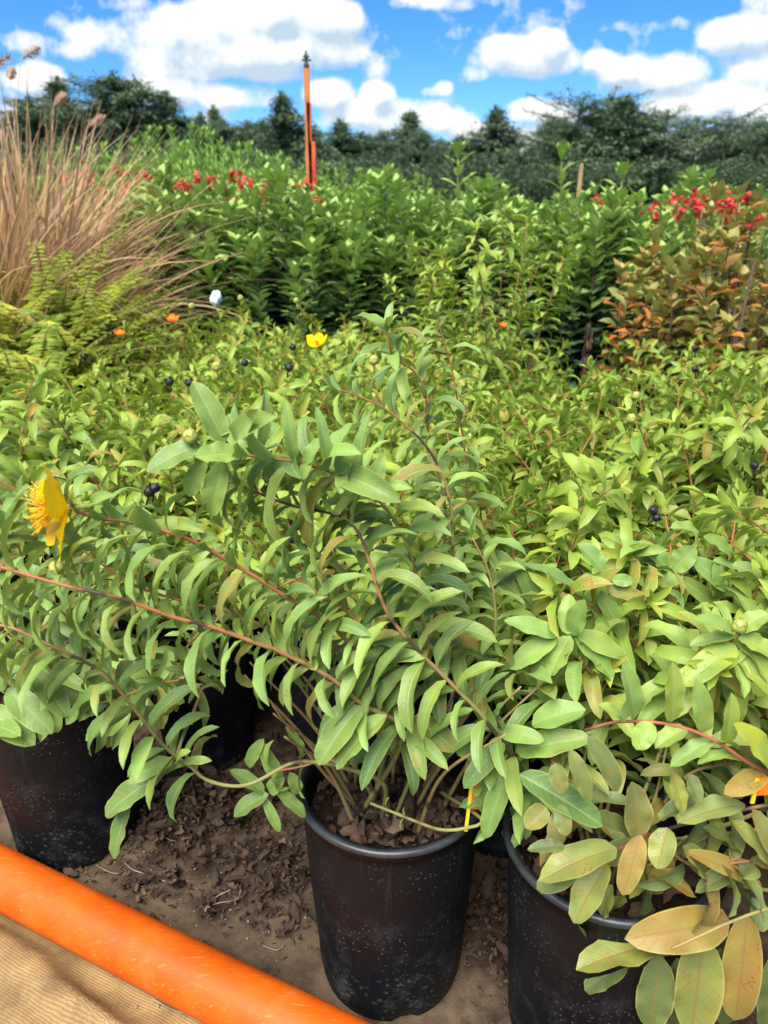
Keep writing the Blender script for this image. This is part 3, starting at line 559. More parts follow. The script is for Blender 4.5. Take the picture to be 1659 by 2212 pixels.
single_leaves(mb, 8, [(560, 200, 440, 525, 100, .7, -.02, (.55, .05, .05)), (520, 115, 345, 310, 92, .9, -.02), (410, 300, 395, 345, 40, .3), (480, 20, 520, -60, 50, .6)], .60, g, tintA)
single_leaves(mb, 8, [(585, 250, 945, 475, 135, .5, -.03, (.05, .0, .0))], .53, g, tintA)
single_leaves(mb, 5, [(1560, 1060, 1375, 1315, 130, .7, -.03, (.35, .1, .1)), (1670, 1100, 1455, 1335, 115, .7, -.03), (1330, 870, 1365, 905, 60, .5)], .57, g, tintA)
single_leaves(mb, 7, [(690, 255, 455, 430, 118, .7, -.01, (.25, .05, .3)), (560, 365, 492, 615, 84, .3, -.01, (.25, .0, .3)), (745, 185, 555, 285, 80, .9, -.02), (790, 195, 915, 190, 44, .6, 0), (765, 200, 825, 150, 50, .8)], .553, g, tintA)
single_leaves(mb, 7, [(1140, 330, 990, 232, 74, .4, 0), (1160, 335, 1010, 432, 84, .4, -.01), (1190, 320, 1320, 435, 64, .6, .0), (1140, 350, 1210, 498, 48, .5, -.01), (1210, 265, 1130, 108, 74, .5, 0), (1070, 215, 1140, 95, 62, .5, 0), (1165, 330, 1225, 255, 70, .5, 0), (1305, 170, 1230, 45, 55, .6, 0), (1290, 330, 1250, 240, 60, .5, 0)], .605, g, lambda g: (.75, .05, .05))
mb.build('foliage', M['leaf'], cen, cen.location)
tip = pF[-1]; fc = P(146, 1096, .55)
blossom(cen, fc, unit(np.array([-1.0, -.50, .12])), .042, cen.location, 5, 'petal', .30, 150, [-.35, -.3, -.3, .15, -.4])
bud(bF, P(*cr(3, 835, 715), .60), [-.3, -.3, 1], .0062, cen.location); bud(bF, P(*cr(5, 275, 470), .55), [-.6, -.3, .4], .006, cen.location)

# left pot
lef = shrub_root(-.455, .89, 'shrub in the leftmost black pot, broad drooping leaves hanging over its rim beside the pipe')
pot_parts(lef, .9); g = np.random.default_rng(12); stub_stems(lef, 8, g, .06, .13)
mb = MB(); litter(mb, (-.455, .89, .243), 80, (.042, .042), .027, .02, .35, 1.5, g, .068); mb.build('dead_leaves', M['litter'], lef, lef.location)
lx = lambda dx, dy, z=.245: (-.455 + dx, .89 + dy, z, 0)
for k, pts in enumerate([[lx(.03, 0), (260, 1480, .82), (180, 1360, .78), (90, 1300, .75), (-40, 1250, .72)], [lx(0, -.03), (120, 1480, .79), (60, 1400, .74), (-30, 1340, .70)], [lx(.03, .03), (330, 1440, .88), (300, 1250, .86), (240, 1100, .85), (180, 1000, .85)],
    [lx(-.02, .02), (80, 1350, .9), (40, 1180, .88), (-10, 1060, .86)], [lx(.03, 0), (330, 1470, .86), (440, 1360, .84), (560, 1290, .84), (660, 1240, .85)], [lx(.0, .0), (200, 1420, .87), (170, 1220, .85), (60, 1080, .83), (-40, 1020, .82)], [lx(.02, -.05, .25), (250, 1510, .79), (330, 1480, .74), (440, 1462, .72)]]):
    hero_branch(lef, pts, .003, .0012, .22, .0165, .056, .042, seed=40 + k, redfrom=.4, roll0=k * .7)
mb = MB()
single_leaves(mb, 5, [(150, 915, 292, 1108, 112, .5, -.02, (.3, .08, .15)), (30, 985, 228, 1178, 125, .5, -.02, (.28, .08, .15)), (-60, 1075, 152, 1228, 130, .5, -.02, (.5, .1, .05)), (-70, 1000, 96, 895, 95, .5, 0), (-60, 1140, 90, 1190, 100, .5, -.03, (.5, .15, .1)), (235, 820, 75, 1010, 66, .9, -.02), (345, 880, 175, 1085, 60, .8, -.02), (470, 960, 285, 1140, 66, .9, -.02), (575, 1065, 370, 1210, 74, 1.0, -.02),
  (30, 290, -40, 210, 80, .3), (60, 270, 125, 100, 70, .5), (-10, 320, 140, 165, 90, .5), (-40, 330, 120, 280, 60, .4), (-30, 350, 100, 350, 60, .4)], .56, g, tintA)
mb.build('foliage', M['leaf'], lef, lef.location)

# right pot
rig = shrub_root(.227, .60, 'shrub with rust-tinged broad leaves in the nearest black pot, cut by the right edge')
pot_parts(rig, 1.3); g = np.random.default_rng(13); stub_stems(rig, 8, g, .05, .11)
mb = MB(); litter(mb, (.227, .60, .243), 80, (.042, .042), .027, .02, .35, 1.5, g, .068); mb.build('dead_leaves', M['litter'], rig, rig.location)
rx = lambda dx, dy, z=.245: (.227 + dx, .60 + dy, z, 0)
def rust_tint(f, g): return (np.clip(.5 + .3 * g.normal(), 0, 1), np.clip(g.normal(.2, .2), 0, .9), np.clip(g.normal(.22, .22), 0, 1))
def lime_tint(f, g): return (np.clip(.8 + .2 * g.normal(), 0, 1), np.clip(g.normal(.3, .15), 0, .8), np.clip(g.normal(.1, .12), 0, .5))
hero_branch(rig, [rx(.05, .02), (1800, 1760, .56), (1700, 1690, .52), (1620, 1650, .50), (1550, 1603, .50), (1480, 1573, .505), (1410, 1560, .51), (1330, 1560, .52), (1263, 1577, .525)], .0026, .0015, 1.5, .03, .03, .03, seed=60, redfrom=-.3, tip=False)
hero_branch(rig, [rx(.05, -.02), (1760, 1940, .50), (1659, 1963, .48), (1575, 1993, .47), (1520, 2018, .465), (1450, 2050, .46)], .0026, .0014, 1.5, .03, .03, .03, seed=61, redfrom=.75, tip=False)
hero_branch(rig, [rx(.03, .0), (1659, 1745, .55), (1540, 1765, .54), (1435, 1793, .53), (1380, 1810, .52), (1330, 1838, .52)], .0028, .0018, 1.5, .03, .03, .03, seed=62, redfrom=.3, tip=False, dark=.3)
for k, pts in enumerate([[rx(0, .03), (1310, 1600, .68), (1290, 1480, .68), (1250, 1420, .68)], [rx(.03, .03), (1450, 1560, .66), (1480, 1430, .64), (1590, 1380, .60), (1593, 1365, .60)], [rx(-.02, .0), (1230, 1660, .62), (1200, 1580, .63), (1160, 1480, .66), (1090, 1420, .68)],
    [rx(.04, .05), (1560, 1530, .68), (1600, 1400, .68), (1680, 1300, .68)], [rx(-.03, .03), (1280, 1560, .70), (1320, 1450, .74), (1390, 1300, .78), (1420, 1190, .80)], [rx(.0, -.03), (1290, 1790, .60), (1240, 1700, .59), (1190, 1640, .60)],
    [rx(.03, -.03), (1420, 1830, .56), (1500, 1870, .52), (1620, 1860, .5)], [rx(-.04, -.01), (1170, 1745, .62), (1100, 1610, .63), (1075, 1560, .64)], [rx(.04, .02), (1480, 1680, .62), (1600, 1640, .6), (1720, 1560, .58)]]):
    hero_branch(rig, pts, .0028, .0013, .25, .019, .058, .050, .28, seed=64 + k, redfrom=.4, roll0=k * .9, tintf=(rust_tint if k in (0, 5, 6, 8) else lime_tint if k in (1, 3) else front_tint), mat='leaf_rust' if k in (5, 6, 8) else 'leaf', tip=k in (0, 2, 3, 4))
mb = MB(); T1 = lambda g: lime_tint(0, g)
single_leaves(mb, 6, [(1080, 1112, 1028, 875, 104, .5, 0), (1240, 1127, 1245, 868, 96, .4, 0), (1385, 1172, 1348, 938, 90, .5, 0), (1470, 1225, 1500, 1000, 78, .5, 0), (1155, 1130, 1090, 1248, 100, .5, -.01), (1305, 1155, 1172, 1242, 92, .5, -.01), (1422, 1203, 1238, 1322, 84, .5, -.01), (1510, 1258, 1355, 1312, 62, .5, -.01), (1030, 1125, 925, 1055, 70, .6, 0), (1025, 1128, 1058, 1030, 44, .8, 0),
   (1700, 1330, 1510, 1135, 125, .4, -.01, (.9, .95, .05)), (1530, 1250, 1450, 1215, 60, .4)], .505, g, T1)
single_leaves(mb, 6, [(1510, 740, 1338, 680, 72, .8, -.01), (1540, 735, 1659, 660, 95, .6, 0), (1530, 765, 1690, 850, 100, .6, -.01), (1520, 800, 1290, 975, 130, .6, -.02), (1530, 850, 1690, 1010, 125, .6, -.02), (1520, 760, 1320, 800, 66, .6, 0), (1510, 900, 1260, 930, 80, .7, 0), (1560, 950, 1530, 1130, 70, .5, 0)], .595, g, T1)
# the rosettes above the gap between the pots
single_leaves(mb, 6, [(810, 752, 870, 600, 98, .3, -.01), (795, 750, 800, 575, 92, .4, .02), (752, 752, 518, 690, 88, .6, 0), (745, 765, 545, 900, 100, .5, -.01), (700, 800, 665, 965, 92, .4, -.01), (805, 755, 715, 932, 106, .3, -.02), (825, 768, 990, 948, 96, .4, -.01), (830, 745, 1032, 845, 98, .5, 0)], .68, g, tintA)
single_leaves(mb, 6, [(862, 592, 605, 450, 98, .6, 0), (915, 560, 1032, 765, 90, .6, -.01), (945, 470, 835, 358, 92, .4, .01), (978, 512, 845, 555, 84, .5, -.01), (985, 515, 1075, 520, 60, .6, 0), (880, 610, 985, 770, 82, .6, 0), (960, 555, 1135, 600, 74, .7, 0, (.4, .2, .5)), (800, 600, 720, 660, 90, .5, 0),
   (655, 640, 450, 485, 100, .5, 0, (.35, .1, .35)), (660, 630, 565, 415, 92, .4, .01, (.4, .1, .3)), (650, 640, 480, 380, 84, .4, .02, (.4, .1, .3))], .73, g, tintA)
single_leaves(mb, 6, [(1245, 475, 1345, 370, 100, .4, 0), (1280, 480, 1178, 540, 96, .5, -.01), (1320, 420, 1478, 562, 86, .9, -.01), (1365, 325, 1238, 290, 84, .9, 0), (1380, 328, 1500, 420, 70, 1.2, 0), (1225, 558, 1225, 785, 100, .3, -.01, (.3, .3, .75)), (1230, 470, 1085, 350, 76, .7, 0), (1205, 440, 965, 430, 74, .7, 0), (1265, 500, 1440, 640, 70, .8, 0), (1180, 560, 1110, 700, 100, .4, 0, (.3, .2, .6)), (1440, 600, 1430, 430, 70, .8), (1520, 480, 1420, 435, 66, .8), (1500, 450, 1630, 500, 66, .8)], .80, g, tintA)
single_leaves(mb, 6, [(640, 1140, 872, 1075, 130, .5, -.01, (.7, .02, .05)), (570, 1255, 897, 1200, 130, .5, -.02, (.6, .05, .3)), (120, 1110, 308, 1255, 130, .6, -.02, (.4, .1, .5)), (430, 1290, 305, 1255, 90, .5), (510, 1180, 692, 1210, 84, 1.1, -.02)], .61, g, tintA)
mb.build('foliage', M['leaf'], rig, rig.location)
mb = MB(); T2 = lambda g: (np.clip(.55 + .25 * g.normal(), 0, 1), np.clip(g.normal(.25, .15), 0, .7), np.clip(g.normal(.30, .15), 0, .8)); OR = (.5, .42, .72); YE = (.5, .34, .34); GR = (.4, .03, .12)
single_leaves(mb, 8, [(1005, 570, 670, 712, 160, .6, -.02, YE), (1110, 510, 1030, 772, 108, .4, -.02, OR), (1225, 480, 1180, 658, 120, .4, -.02), (965, 630, 820, 892, 140, .3, -.02, YE), (1492, 882, 1040, 960, 185, .7, -.02, OR), (1275, 975, 830, 1095, 185, .5, -.02, YE), (1375, 945, 1325, 1360, 215, .4, -.02, YE), (1195, 1030, 1145, 1350, 165, .4, -.01, GR), (1570, 850, 1515, 1312, 170, .5, -.02, OR), (1060, 1065, 868, 1185, 115, .4, 0, GR), (1640, 795, 1292, 585, 100, 1.0, .0, OR),
   (1560, 380, 1272, 458, 124, .5, -.01), (1345, 370, 1188, 448, 80, .5, 0), (1095, 515, 1070, 280, 132, .4, .01, (.35, .15, .45)), (1340, 770, 1150, 680, 125, .4, 0, OR), (1610, 640, 1345, 760, 100, .5, 0), (990, 730, 940, 860, 110, .4, 0), (840, 660, 660, 745, 110, .4, 0, GR), (780, 560, 620, 575, 64, .5, 0, GR), (1590, 400, 1690, 620, 90, .5), (1500, 450, 1680, 660, 90, .5), (1380, 480, 1545, 600, 80, .5, .01), (1290, 560, 1400, 700, 110, .4, .01), (880, 85, 1012, 322, 95, .6), (800, 140, 885, 370, 80, .6), (700, 390, 612, 482, 100, .4), (740, 200, 770, 330, 80, .5), (760, 380, 790, 515, 76, .4), (1240, 240, 1290, 420, 80, .4), (1310, 250, 1360, 370, 76, .4), (1100, 600, 1040, 640, 60, .4, 0, GR), (1700, 1000, 1640, 1340, 150, .3, 0, GR), (1180, 1190, 1260, 1400, 120, .3, .02, GR), (1450, 1000, 1480, 1330, 150, .3, .02, GR), (900, 440, 1080, 520, 110, .5, .02, (.3, .05, .3)), (1330, 1090, 1060, 1130, 110, .4, .02, GR), (1640, 930, 1590, 780, 90, .4, .02), (830, 890, 850, 1010, 90, .3, .03, GR), (1050, 800, 930, 880, 110, .4, .02), (1120, 660, 1100, 850, 110, .4, .03, GR), (1470, 700, 1590, 880, 120, .4, .03, GR), (1540, 300, 1620, 240, 90, .4, 0, (.8, .7, .6)), (1650, 250, 1470, 335, 100, .5, -.01, (.85, .8, .7))], .505, g, T2, fold=.32)
mb.build('foliage', M['leaf_rust'], rig, rig.location)
bud(rig, P(*cr(6, 1528, 735), .595), [0, -.2, 1], .0066, rig.location)
def capsule(root, p, r=.0052):
    bud(root, p, unit(rng.normal(0, .3, 3) + np.array([0, -.2, .8])), r, root.location, 'capsule', 'seed_capsule')
for (k, x, y, Y) in ((6, 1155, 215, .86), (6, 1165, 240, .86), (6, 640, 660, .75), (6, 670, 640, .75), (6, 1320, 470, .83), (4, 1600, 820, 1.0), (4, 1345, 310, 1.25), (4, 1345, 400, 1.2)): capsule(rig, P(*cr(k, x, y + 14), Y))
for (k, x, y, Y) in ((3, 825, 425, .95), (3, 735, 420, 1.0), (3, 640, 900, .7), (3, 665, 885, .7), (3, 1270, 270, 1.3), (3, 1045, 330, 1.1), (3, 370, 310, 1.15), (3, 1245, 360, 1.0), (5, 1275, 250, .7), (5, 1290, 300, .7)): capsule(cen, P(*cr(k, x, y + 48), Y))
for (k, x, y, Y) in ((3, 938, 408, .95), (3, 1615, 380, .95), (3, 1040, 105, 1.6), (3, 830, 140, 1.5), (3, 1280, 115, 1.7), (4, 1065, 630, .95), (4, 1085, 530, 1.1)): bud(cen, P(*cr(k, x, y), Y), [0, -.2, 1], .0062, cen.location)
for nm, c, Y, sc_, mt, lab in (('plant_tag', (1032, 1700), .612, (.010, .055), 'tag_orange', 'orange and yellow plastic plant tag stuck in the middle pot behind a hanging leaf'), ('plant_tag', (1650, 1700), .50, (.012, .016), 'tag_orange', 'small red-orange tag tip showing among leaves at the right edge')):
    p = P(*c, Y); r = empty(nm, p); tag(r, lab, 'plant tag'); w, h = sc_
    mb = MB(); box(mb, (-w / 2, -.0006, -h * .45), (w / 2, .0006, h * .55)); o = mb.build('label_face', M[mt], r); o.rotation_euler = (R(-8), R(7), R(12))
    mb = MB(); box(mb, (-w / 2 - .0035, -.0007, -h * .9), (-w / 2 - .0002, .0007, h * .5)); o = mb.build('label_stake', M['tag_yellow'], r); o.rotation_euler = (R(-8), R(7), R(12))

# ------------------------------------------------------------------ litter, roots and grit on the cloth
g = np.random.default_rng(5)
mb = MB()
for (px, py, n, sx, sy, z) in ((400, 1770, 190, .05, .035, .02), (560, 1740, 120, .05, .03, .02), (300, 1740, 90, .05, .04, .02), (620, 1870, 70, .022, .04, .014), (480, 1960, 26, .025, .02, .008), (330, 1920, 30, .02, .02, .006), (1060, 2030, 60, .025, .05, .016), (1080, 1960, 50, .03, .03, .03), (590, 1930, 26, .02, .03, .01), (170, 1880, 26, .04, .02, .006), (500, 1850, 60, .08, .05, .004), (450, 1680, 140, .10, .05, .016), (700, 1600, 120, .16, .06, .016), (640, 2010, 16, .02, .02, .006)):
    litter(mb, G(px, py) + [0, 0, .007], int(n * 3.0), (sx * 1.1, sy * 1.1), .0085, z * .8, .6, 1.0, g); litter(mb, G(px, py) + [0, 0, .009], max(4, n // 4), (sx, sy), .028, z, .6, 1.3, g)
o = mb.build('leaf_litter', M['litter']); tag(o, 'brown dead leaves heaped on the ground cloth between the pots', kind='stuff')
mb = MB()
for k in range(150):
    p = G(g.uniform(180, 680), g.uniform(1800, 2100)) if k < 120 else G(g.uniform(0, 400), g.uniform(2060, 2212))
    r = .0006 + .0016 * g.random() ** 2; t = np.linspace(0, math.pi, 5); lathe(mb, [(r * math.sin(a) + 1e-5, -r * .7 * math.cos(a)) for a in t], 7, p + [0, 0, .007 + r * .5])
mb.build('grit', M['pebble']); tag(bpy.data.objects['grit'], kind='stuff')
mb = MB()
def rootlet(pts, r): tube(mb, spline([G(a, b) + [0, 0, .009 + .004 * g.random()] for a, b in pts], .004), r, 6)
rootlet([cr(7, *q) for q in ((540, 655), (580, 690), (640, 705), (720, 740))], .0007); rootlet([cr(7, *q) for q in ((890, 870), (900, 845), (940, 800), (1000, 770))], .001); rootlet([cr(7, *q) for q in ((1045, 720), (1040, 790), (1020, 820), (940, 830), (900, 850))], .0008)
rootlet([cr(7, *q) for q in ((660, 1245), (740, 1290), (800, 1310), (860, 1325))], .0008); rootlet([cr(7, *q) for q in ((1140, 1020), (1200, 1035), (1230, 1010))], .0006); rootlet([cr(7, *q) for q in ((420, 670), (480, 700), (520, 700))], .0006); rootlet([cr(7, *q) for q in ((700, 545), (760, 560), (830, 545))], .0005)
mb.build('dry_roots', M['root']); tag(bpy.data.objects['dry_roots'], kind='stuff')

# ------------------------------------------------------------------ the block of the same shrub behind
def bed_variant(seed, nb, hmin, hmax, lean, spread, mat='leaf_bed', tipred=.6, Ll=.074, tight=False):
    g = np.random.default_rng(seed); st = MB(); fo = MB()
    for k in range(nb):
        az = k * 2.39996 + g.normal(0, .3); ln = lean[0] + (lean[1] - lean[0]) * g.random() if k > 2 else .15
        r0 = .015 + .05 * g.random(); p = np.array([math.cos(az) * r0, math.sin(az) * r0, .24]); hgt = g.uniform(hmin, hmax)
        d = unit(np.array([math.cos(az) * math.sin(ln), math.sin(az) * math.sin(ln), math.cos(ln)])); path = [p]; n = int(hgt / .012)
        bend = g.uniform(.2, 1.1) * (0.35 if tight else 1)
        for q in range(n):
            d = unit(d + np.array([math.cos(az), math.sin(az), -.55]) * bend * .012 / hgt * (.4 + 1.2 * q / n) + g.normal(0, .018, 3)); path.append(path[-1] + d * .012)
        path = np.array(path); f = np.linspace(0, 1, len(path)); red = g.random() * .6 + .2
        tube(st, path, .0026 - .0016 * f, 5, np.stack([np.clip(f * 1.2 - .2 + red * .4, 0, 1), 0 * f, 0 * f], 1))
        yl = g.normal(.06, .10)
        tf = lambda q, gg: (np.clip(.25 + .55 * q + .2 * gg.normal(), 0, 1), np.clip(yl + .25 * (q - .55) + gg.normal(0, .1), 0, .8), np.clip(gg.normal(.12, .18) + (.25 if q > .93 else 0) * tipred, 0, .9))
        branch_leaves(fo, path, .22, .0225, lambda q: Ll * (1.05 - .35 * q) * min(1, .5 + q * 2), .26, LEAN, lambda q: 1.5, tf, g, g.random() * 3, T=6, U=2, tworank=.1, rolljit=.3, jit=.12)
        t = unit(path[-1] - path[-3]); m = 7; a = np.arange(m) * 2.4; s = unit(np.cross(t, [.1, 0, 1.])); b = np.cross(s, t); dd = t * 1. + .34 * (s * np.cos(a)[:, None] + b * np.sin(a)[:, None])
        tr = tipred * g.random()
        leaves(fo, np.repeat(path[-1:], m, 0), dd, t - dd * .4, Ll * np.linspace(.55, .22, m), Ll * .22 * np.linspace(.7, .4, m), .7, .4, 6, 2, 'ell', np.tile([[.85, .3, tr]], (m, 1)), gen=g)
    root = empty('potted_shrub')
    pm = MB(); lathe(pm, [(.074, .006), (.079, .06), (.0945, .252), (.0968, .263), (.0972, .276), (.102, .277), (.102, .281), (.094, .281), (.090, .24), (.001, .24)], 40)
    pm.build('pot', M['pot'], root); st.build('stem', M['stem'], root); fo.build('foliage', M[mat], root)
    return root
LB = 'yellow-green leafy shrub with arching shoots packed in the block behind the three front pots'
GB = 'potted shrubs of the flowering block'
protos = [bed_variant(100 + k, 15, .24, .34, (.2, 1.15), 0) for k in range(7)] + [bed_variant(110, 14, .24, .34, (.1, .55), 0)]
tall = [bed_variant(120 + k, 8, .50, .64, (.04, .34), 0, tipred=.4, tight=True) for k in range(2)]
g = np.random.default_rng(77); used = set(); nbed = 0
def put(proto, x, y, rz, s, label, group, z=0.):
    key = proto.name
    o = proto if key not in used else copy_tree(proto)
    used.add(key); o.location = (x, y, z); o.rotation_euler = (0, 0, rz); o.scale = (s, s, s)
    tag(o, label, proto.get('category') or 'shrub', group); return o
for j in range(0, 13):
    for i in range(-9, 12):
        if j == 0: continue
        c = np.array([.008, .68, 0]) + E1 * (i * .245 + (.06 if j % 2 else -.04)) + E2 * (j * .225 + (.03 if j == 1 else 0))
        c[:2] += g.normal(0, .015, 2); x, y = c[:2]; Z = y * math.cos(PITCH)
        if abs(x) > .56 * Z + .26 or y < .62: continue
        if y > 2.9 - .15 * x or (.36 < x < .86 and y > 1.62) or (x < -.74 and y > 1.95) or (x < -.2 and y > 2.9): continue
        put(protos[7] if j == 1 else protos[g.integers(7)], x, y, g.random() * 6.28, g.uniform(.92, 1.08) * (1.04 - .07 * min(1.4, max(0, y - 1.1))), LB, GB); nbed += 1
for (px, Y, s, k, lab) in ((1082, 2.15, 1.0, 0, 'tallest yellow-green shrub of the block, its shoots standing against the dark hedge'), (948, 2.35, .86, 1, 'slender upright shrub with red stems before the dark hedge, left of the tallest one')):
    p = P(px, 640, Y); put(tall[k], p[0], p[1], g.random() * 6, s, lab, GB)
print('bed shrubs', nbed)
# single flowers over the block, each on a shrub of its own
def flower_shrub(px, py, Y, mat, rad, label, ax, droop=None):
    p = P(px, py, Y); o = copy_tree(protos[3]); o.location = (p[0] + .02, p[1] + .04, 0); o.rotation_euler = (0, 0, 0); o.scale = (1, 1, 1); tag(o, label, 'shrub', GB)
    blossom(o, p, np.array(ax, float), rad, o.location, 5, mat, .5, 40, droop)
flower_shrub(688, 745, 1.22, 'petal', .021, 'shrub of the block carrying the open yellow flower near its middle', (-.2, -.5, .8))
flower_shrub(372, 695, 1.62, 'orange_petal', .018, 'shrub near the back left of the block with the larger orange flower', (.1, -.4, .9))
flower_shrub(258, 724, 1.5, 'orange_petal', .012, 'shrub on the left of the block with the smaller orange flower', (.1, -.4, .9))
flower_shrub(1086, 706, 1.5, 'orange_petal', .010, 'shrub under the tallest shoots with a tiny orange flower', (.1, -.4, .9))

# ------------------------------------------------------------------ the dark green hedge plants beyond the block
def bush(seed, h, rad, ns, Ll, ratio, mat, stem='twig', prof='ell', T=5, U=2, ang=(.9, .6), name='hedge_bush', dense=.035, low=.15, yl=(.0, .5), rust=0., shoots=0, base=0.0, curl=.6):
    g = np.random.default_rng(seed); st = MB(); fo = MB()
    for k in range(ns):
        az = k * 2.39996 + g.normal(0, .3); rr = rad * math.sqrt((k + .5) / ns); top = h * (1 - .22 * (rr / rad) ** 2) * g.uniform(.84, 1.06)
        if k < shoots: top *= 1.16
        p0 = np.array([math.cos(az), math.sin(az), 0]) * rr * .22 + [0, 0, base]; p1 = np.array([math.cos(az) * rr, math.sin(az) * rr, top])
        pm = p0 * .45 + p1 * .55 + np.array([math.cos(az), math.sin(az), 0]) * rr * .28; path = spline([p0, pm * [1, 1, .55] + [0, 0, base * .4], p1 * [1, 1, .8] + g.normal(0, .012, 3), p1], .03)
        f = np.linspace(0, 1, len(path)); tube(st, path, .006 - .0045 * f, 5)
        y0 = g.uniform(0, .35)
        tf = lambda q, gg: (np.clip(2.1 * (q - .58) + .2 * gg.normal() + y0 * .5, 0, 1), np.clip(yl[0] + yl[1] * max(0, q - .72) * 2 * gg.random() * 1.6, 0, 1), np.clip(rust * gg.random() * 1.3, 0, 1))  # leaf tint: lighter young tips, and the bush's shaded base painted in darker
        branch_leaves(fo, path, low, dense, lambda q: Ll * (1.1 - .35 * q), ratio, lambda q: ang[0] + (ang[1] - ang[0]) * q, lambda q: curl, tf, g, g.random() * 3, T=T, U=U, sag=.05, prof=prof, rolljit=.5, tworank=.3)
        t = unit(path[-1] - path[-2]); m = 7; a = np.arange(m) * 2.4; s = unit(np.cross(t, [.1, 0, 1.])); b = np.cross(s, t); dd = t + .42 * (s * np.cos(a)[:, None] + b * np.sin(a)[:, None])
        leaves(fo, np.repeat(path[-1:], m, 0), dd, t - dd * .4, Ll * np.linspace(.85, .4, m), Ll * ratio * .9, .3, .35, T, U, prof, np.tile([[1., yl[0] + .35 * g.random(), rust * .5]], (m, 1)), gen=g)
    r = empty(name); st.build('stem', M[stem], r); fo.build('foliage', M[mat], r); return r
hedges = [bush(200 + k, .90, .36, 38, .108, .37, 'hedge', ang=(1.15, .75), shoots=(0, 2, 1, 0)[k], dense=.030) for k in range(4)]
for h_ in hedges: h_['category'] = 'bush'
GH = 'dark green hedge bushes beyond the block'; LH = 'glossy dark green bush with light new tips in the broad hedge beyond the potted block'
g = np.random.default_rng(8)
for row, Y in enumerate((3.35, 3.72, 4.15, 4.7, 5.4)):
    x = -.82 + .1 * (row % 2) - .12 * row
    while x < (1.2, 1.45, 2.2, 3.1, 3.5)[row]:
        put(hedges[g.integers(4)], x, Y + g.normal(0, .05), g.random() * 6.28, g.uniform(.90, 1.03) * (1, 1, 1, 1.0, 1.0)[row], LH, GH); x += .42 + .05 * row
for (px, py, Y, lab) in ((990, 345, 3.3, 'hedge bush with the tall leafy shoot rising highest near the middle of the hedge'), (1215, 348, 3.3, 'hedge bush with a tall bright shoot right beside the beige stake'), (1345, 390, 3.3, 'hedge bush with a tall shoot between the two stakes')):
    p = P(px, py, Y); r = bush(230 + px, .82, .22, 16, .075, .34, 'hedge', dense=.032); tag(r, lab, 'bush', GH); r.location = (p[0], Y, 0)
    mb = MB(); gg = np.random.default_rng(px); path = spline([(0, 0, .5), (.01, 0, .75), (.0, .01, p[2])], .02); tube(mb, path, .004, 6)
    fo = MB(); branch_leaves(fo, path, .35, .055, lambda q: .085, .30, lambda q: 1.0 - .3 * q, lambda q: .5, lambda q, g_: (.9, .3, 0), gg, 0, T=6, U=2, sag=0)
    dd = unit(np.array([[math.cos(a) * .4, math.sin(a) * .4, 1] for a in np.arange(8) * 2.4])); leaves(fo, np.repeat(path[-1:], 8, 0), dd, np.array([0, 0, 1.]) - dd * .5, .085, .028, .4, .3, 6, 2, 'ell', [.95, .35, 0])
    sh = mb.build('shoot', M['stem'], r); fo.build('foliage', M['hedge'], sh)
# feathery light-green conifers behind, on the left
feath = [bush(250 + k, 1.35, .42, 34, .11, .16, 'feather', ang=(.9, .45), name='young_conifer', dense=.045, low=.1, curl=.3, T=4, U=2) for k in range(2)]
for f_ in feath: f_['category'] = 'conifer'
g = np.random.default_rng(9)
for (px, py, Y) in ((245, 330, 6.2), (300, 320, 6.8), (350, 296, 6.6), (395, 335, 7.0), (440, 296, 6.4), (480, 340, 7.2), (525, 330, 6.9), (575, 345, 7.4), (620, 362, 7.2), (700, 368, 7.6), (750, 378, 7.2), (800, 384, 7.4), (330, 365, 5.9), (420, 372, 6.0), (510, 378, 6.1), (590, 392, 6.3), (190, 335, 6.0), (850, 392, 7.8), (910, 398, 8), (660, 392, 6.4), (1020, 405, 8), (130, 330, 6.4)):
    p = P(px, py - 14, Y); put(feath[g.integers(2)], p[0], Y, g.random() * 6, p[2] / 1.42, 'soft bright green young conifer in the planting behind the red flowers and the orange post', 'young conifers behind the hedge')
# red-flowering shrubs
def red_shrub(seed):
    r = bush(seed, .86, .26, 18, .07, .3, 'hedge', name='red_flowering_shrub', dense=.04, yl=(.1, .5)); r['category'] = 'flowering shrub'; g = np.random.default_rng(seed)
    for k in range(5):
        a = g.random() * 6.28; rr = .24 * math.sqrt(g.random()); c = np.array([math.cos(a) * rr, math.sin(a) * rr, .84 + .1 * g.random()]); mb = MB()
        for q in range(3):
            cc = c + g.normal(0, .018, 3); d = unit(g.normal(0, 1, (6, 3)) + [0, 0, .5]); leaves(mb, np.repeat(cc[None], 6, 0), d, [0, 0, 1.], .030, .022, .5, .2, 5, 2, 'obl', np.stack([g.random(6), g.random(6) * .3, g.random(6) * .3], 1), gen=g)
        mb.build('flower', M['red_petal'], r)
        mb = MB(); tube(mb, np.array([[c[0] * .6, c[1] * .6, .6], c * [.9, .9, 1] - [0, 0, .1], c]), .003, 5); mb.build('stem', M['stem'], r)
    return r
reds = [red_shrub(270 + k) for k in range(3)]
g = np.random.default_rng(10)
for (px, py, Y) in ((200, 388, 4.4), (285, 382, 4.5), (395, 392, 4.4), (440, 410, 3.9), (490, 416, 3.9), (590, 412, 4.0), (545, 400, 4.3)):
    p = P(px, py, Y); put(reds[g.integers(3)], p[0], Y, g.random() * 6, p[2] / .9, 'shrub with red flowers showing behind the dry grass, left of the orange post', 'red-flowering shrubs on the left')
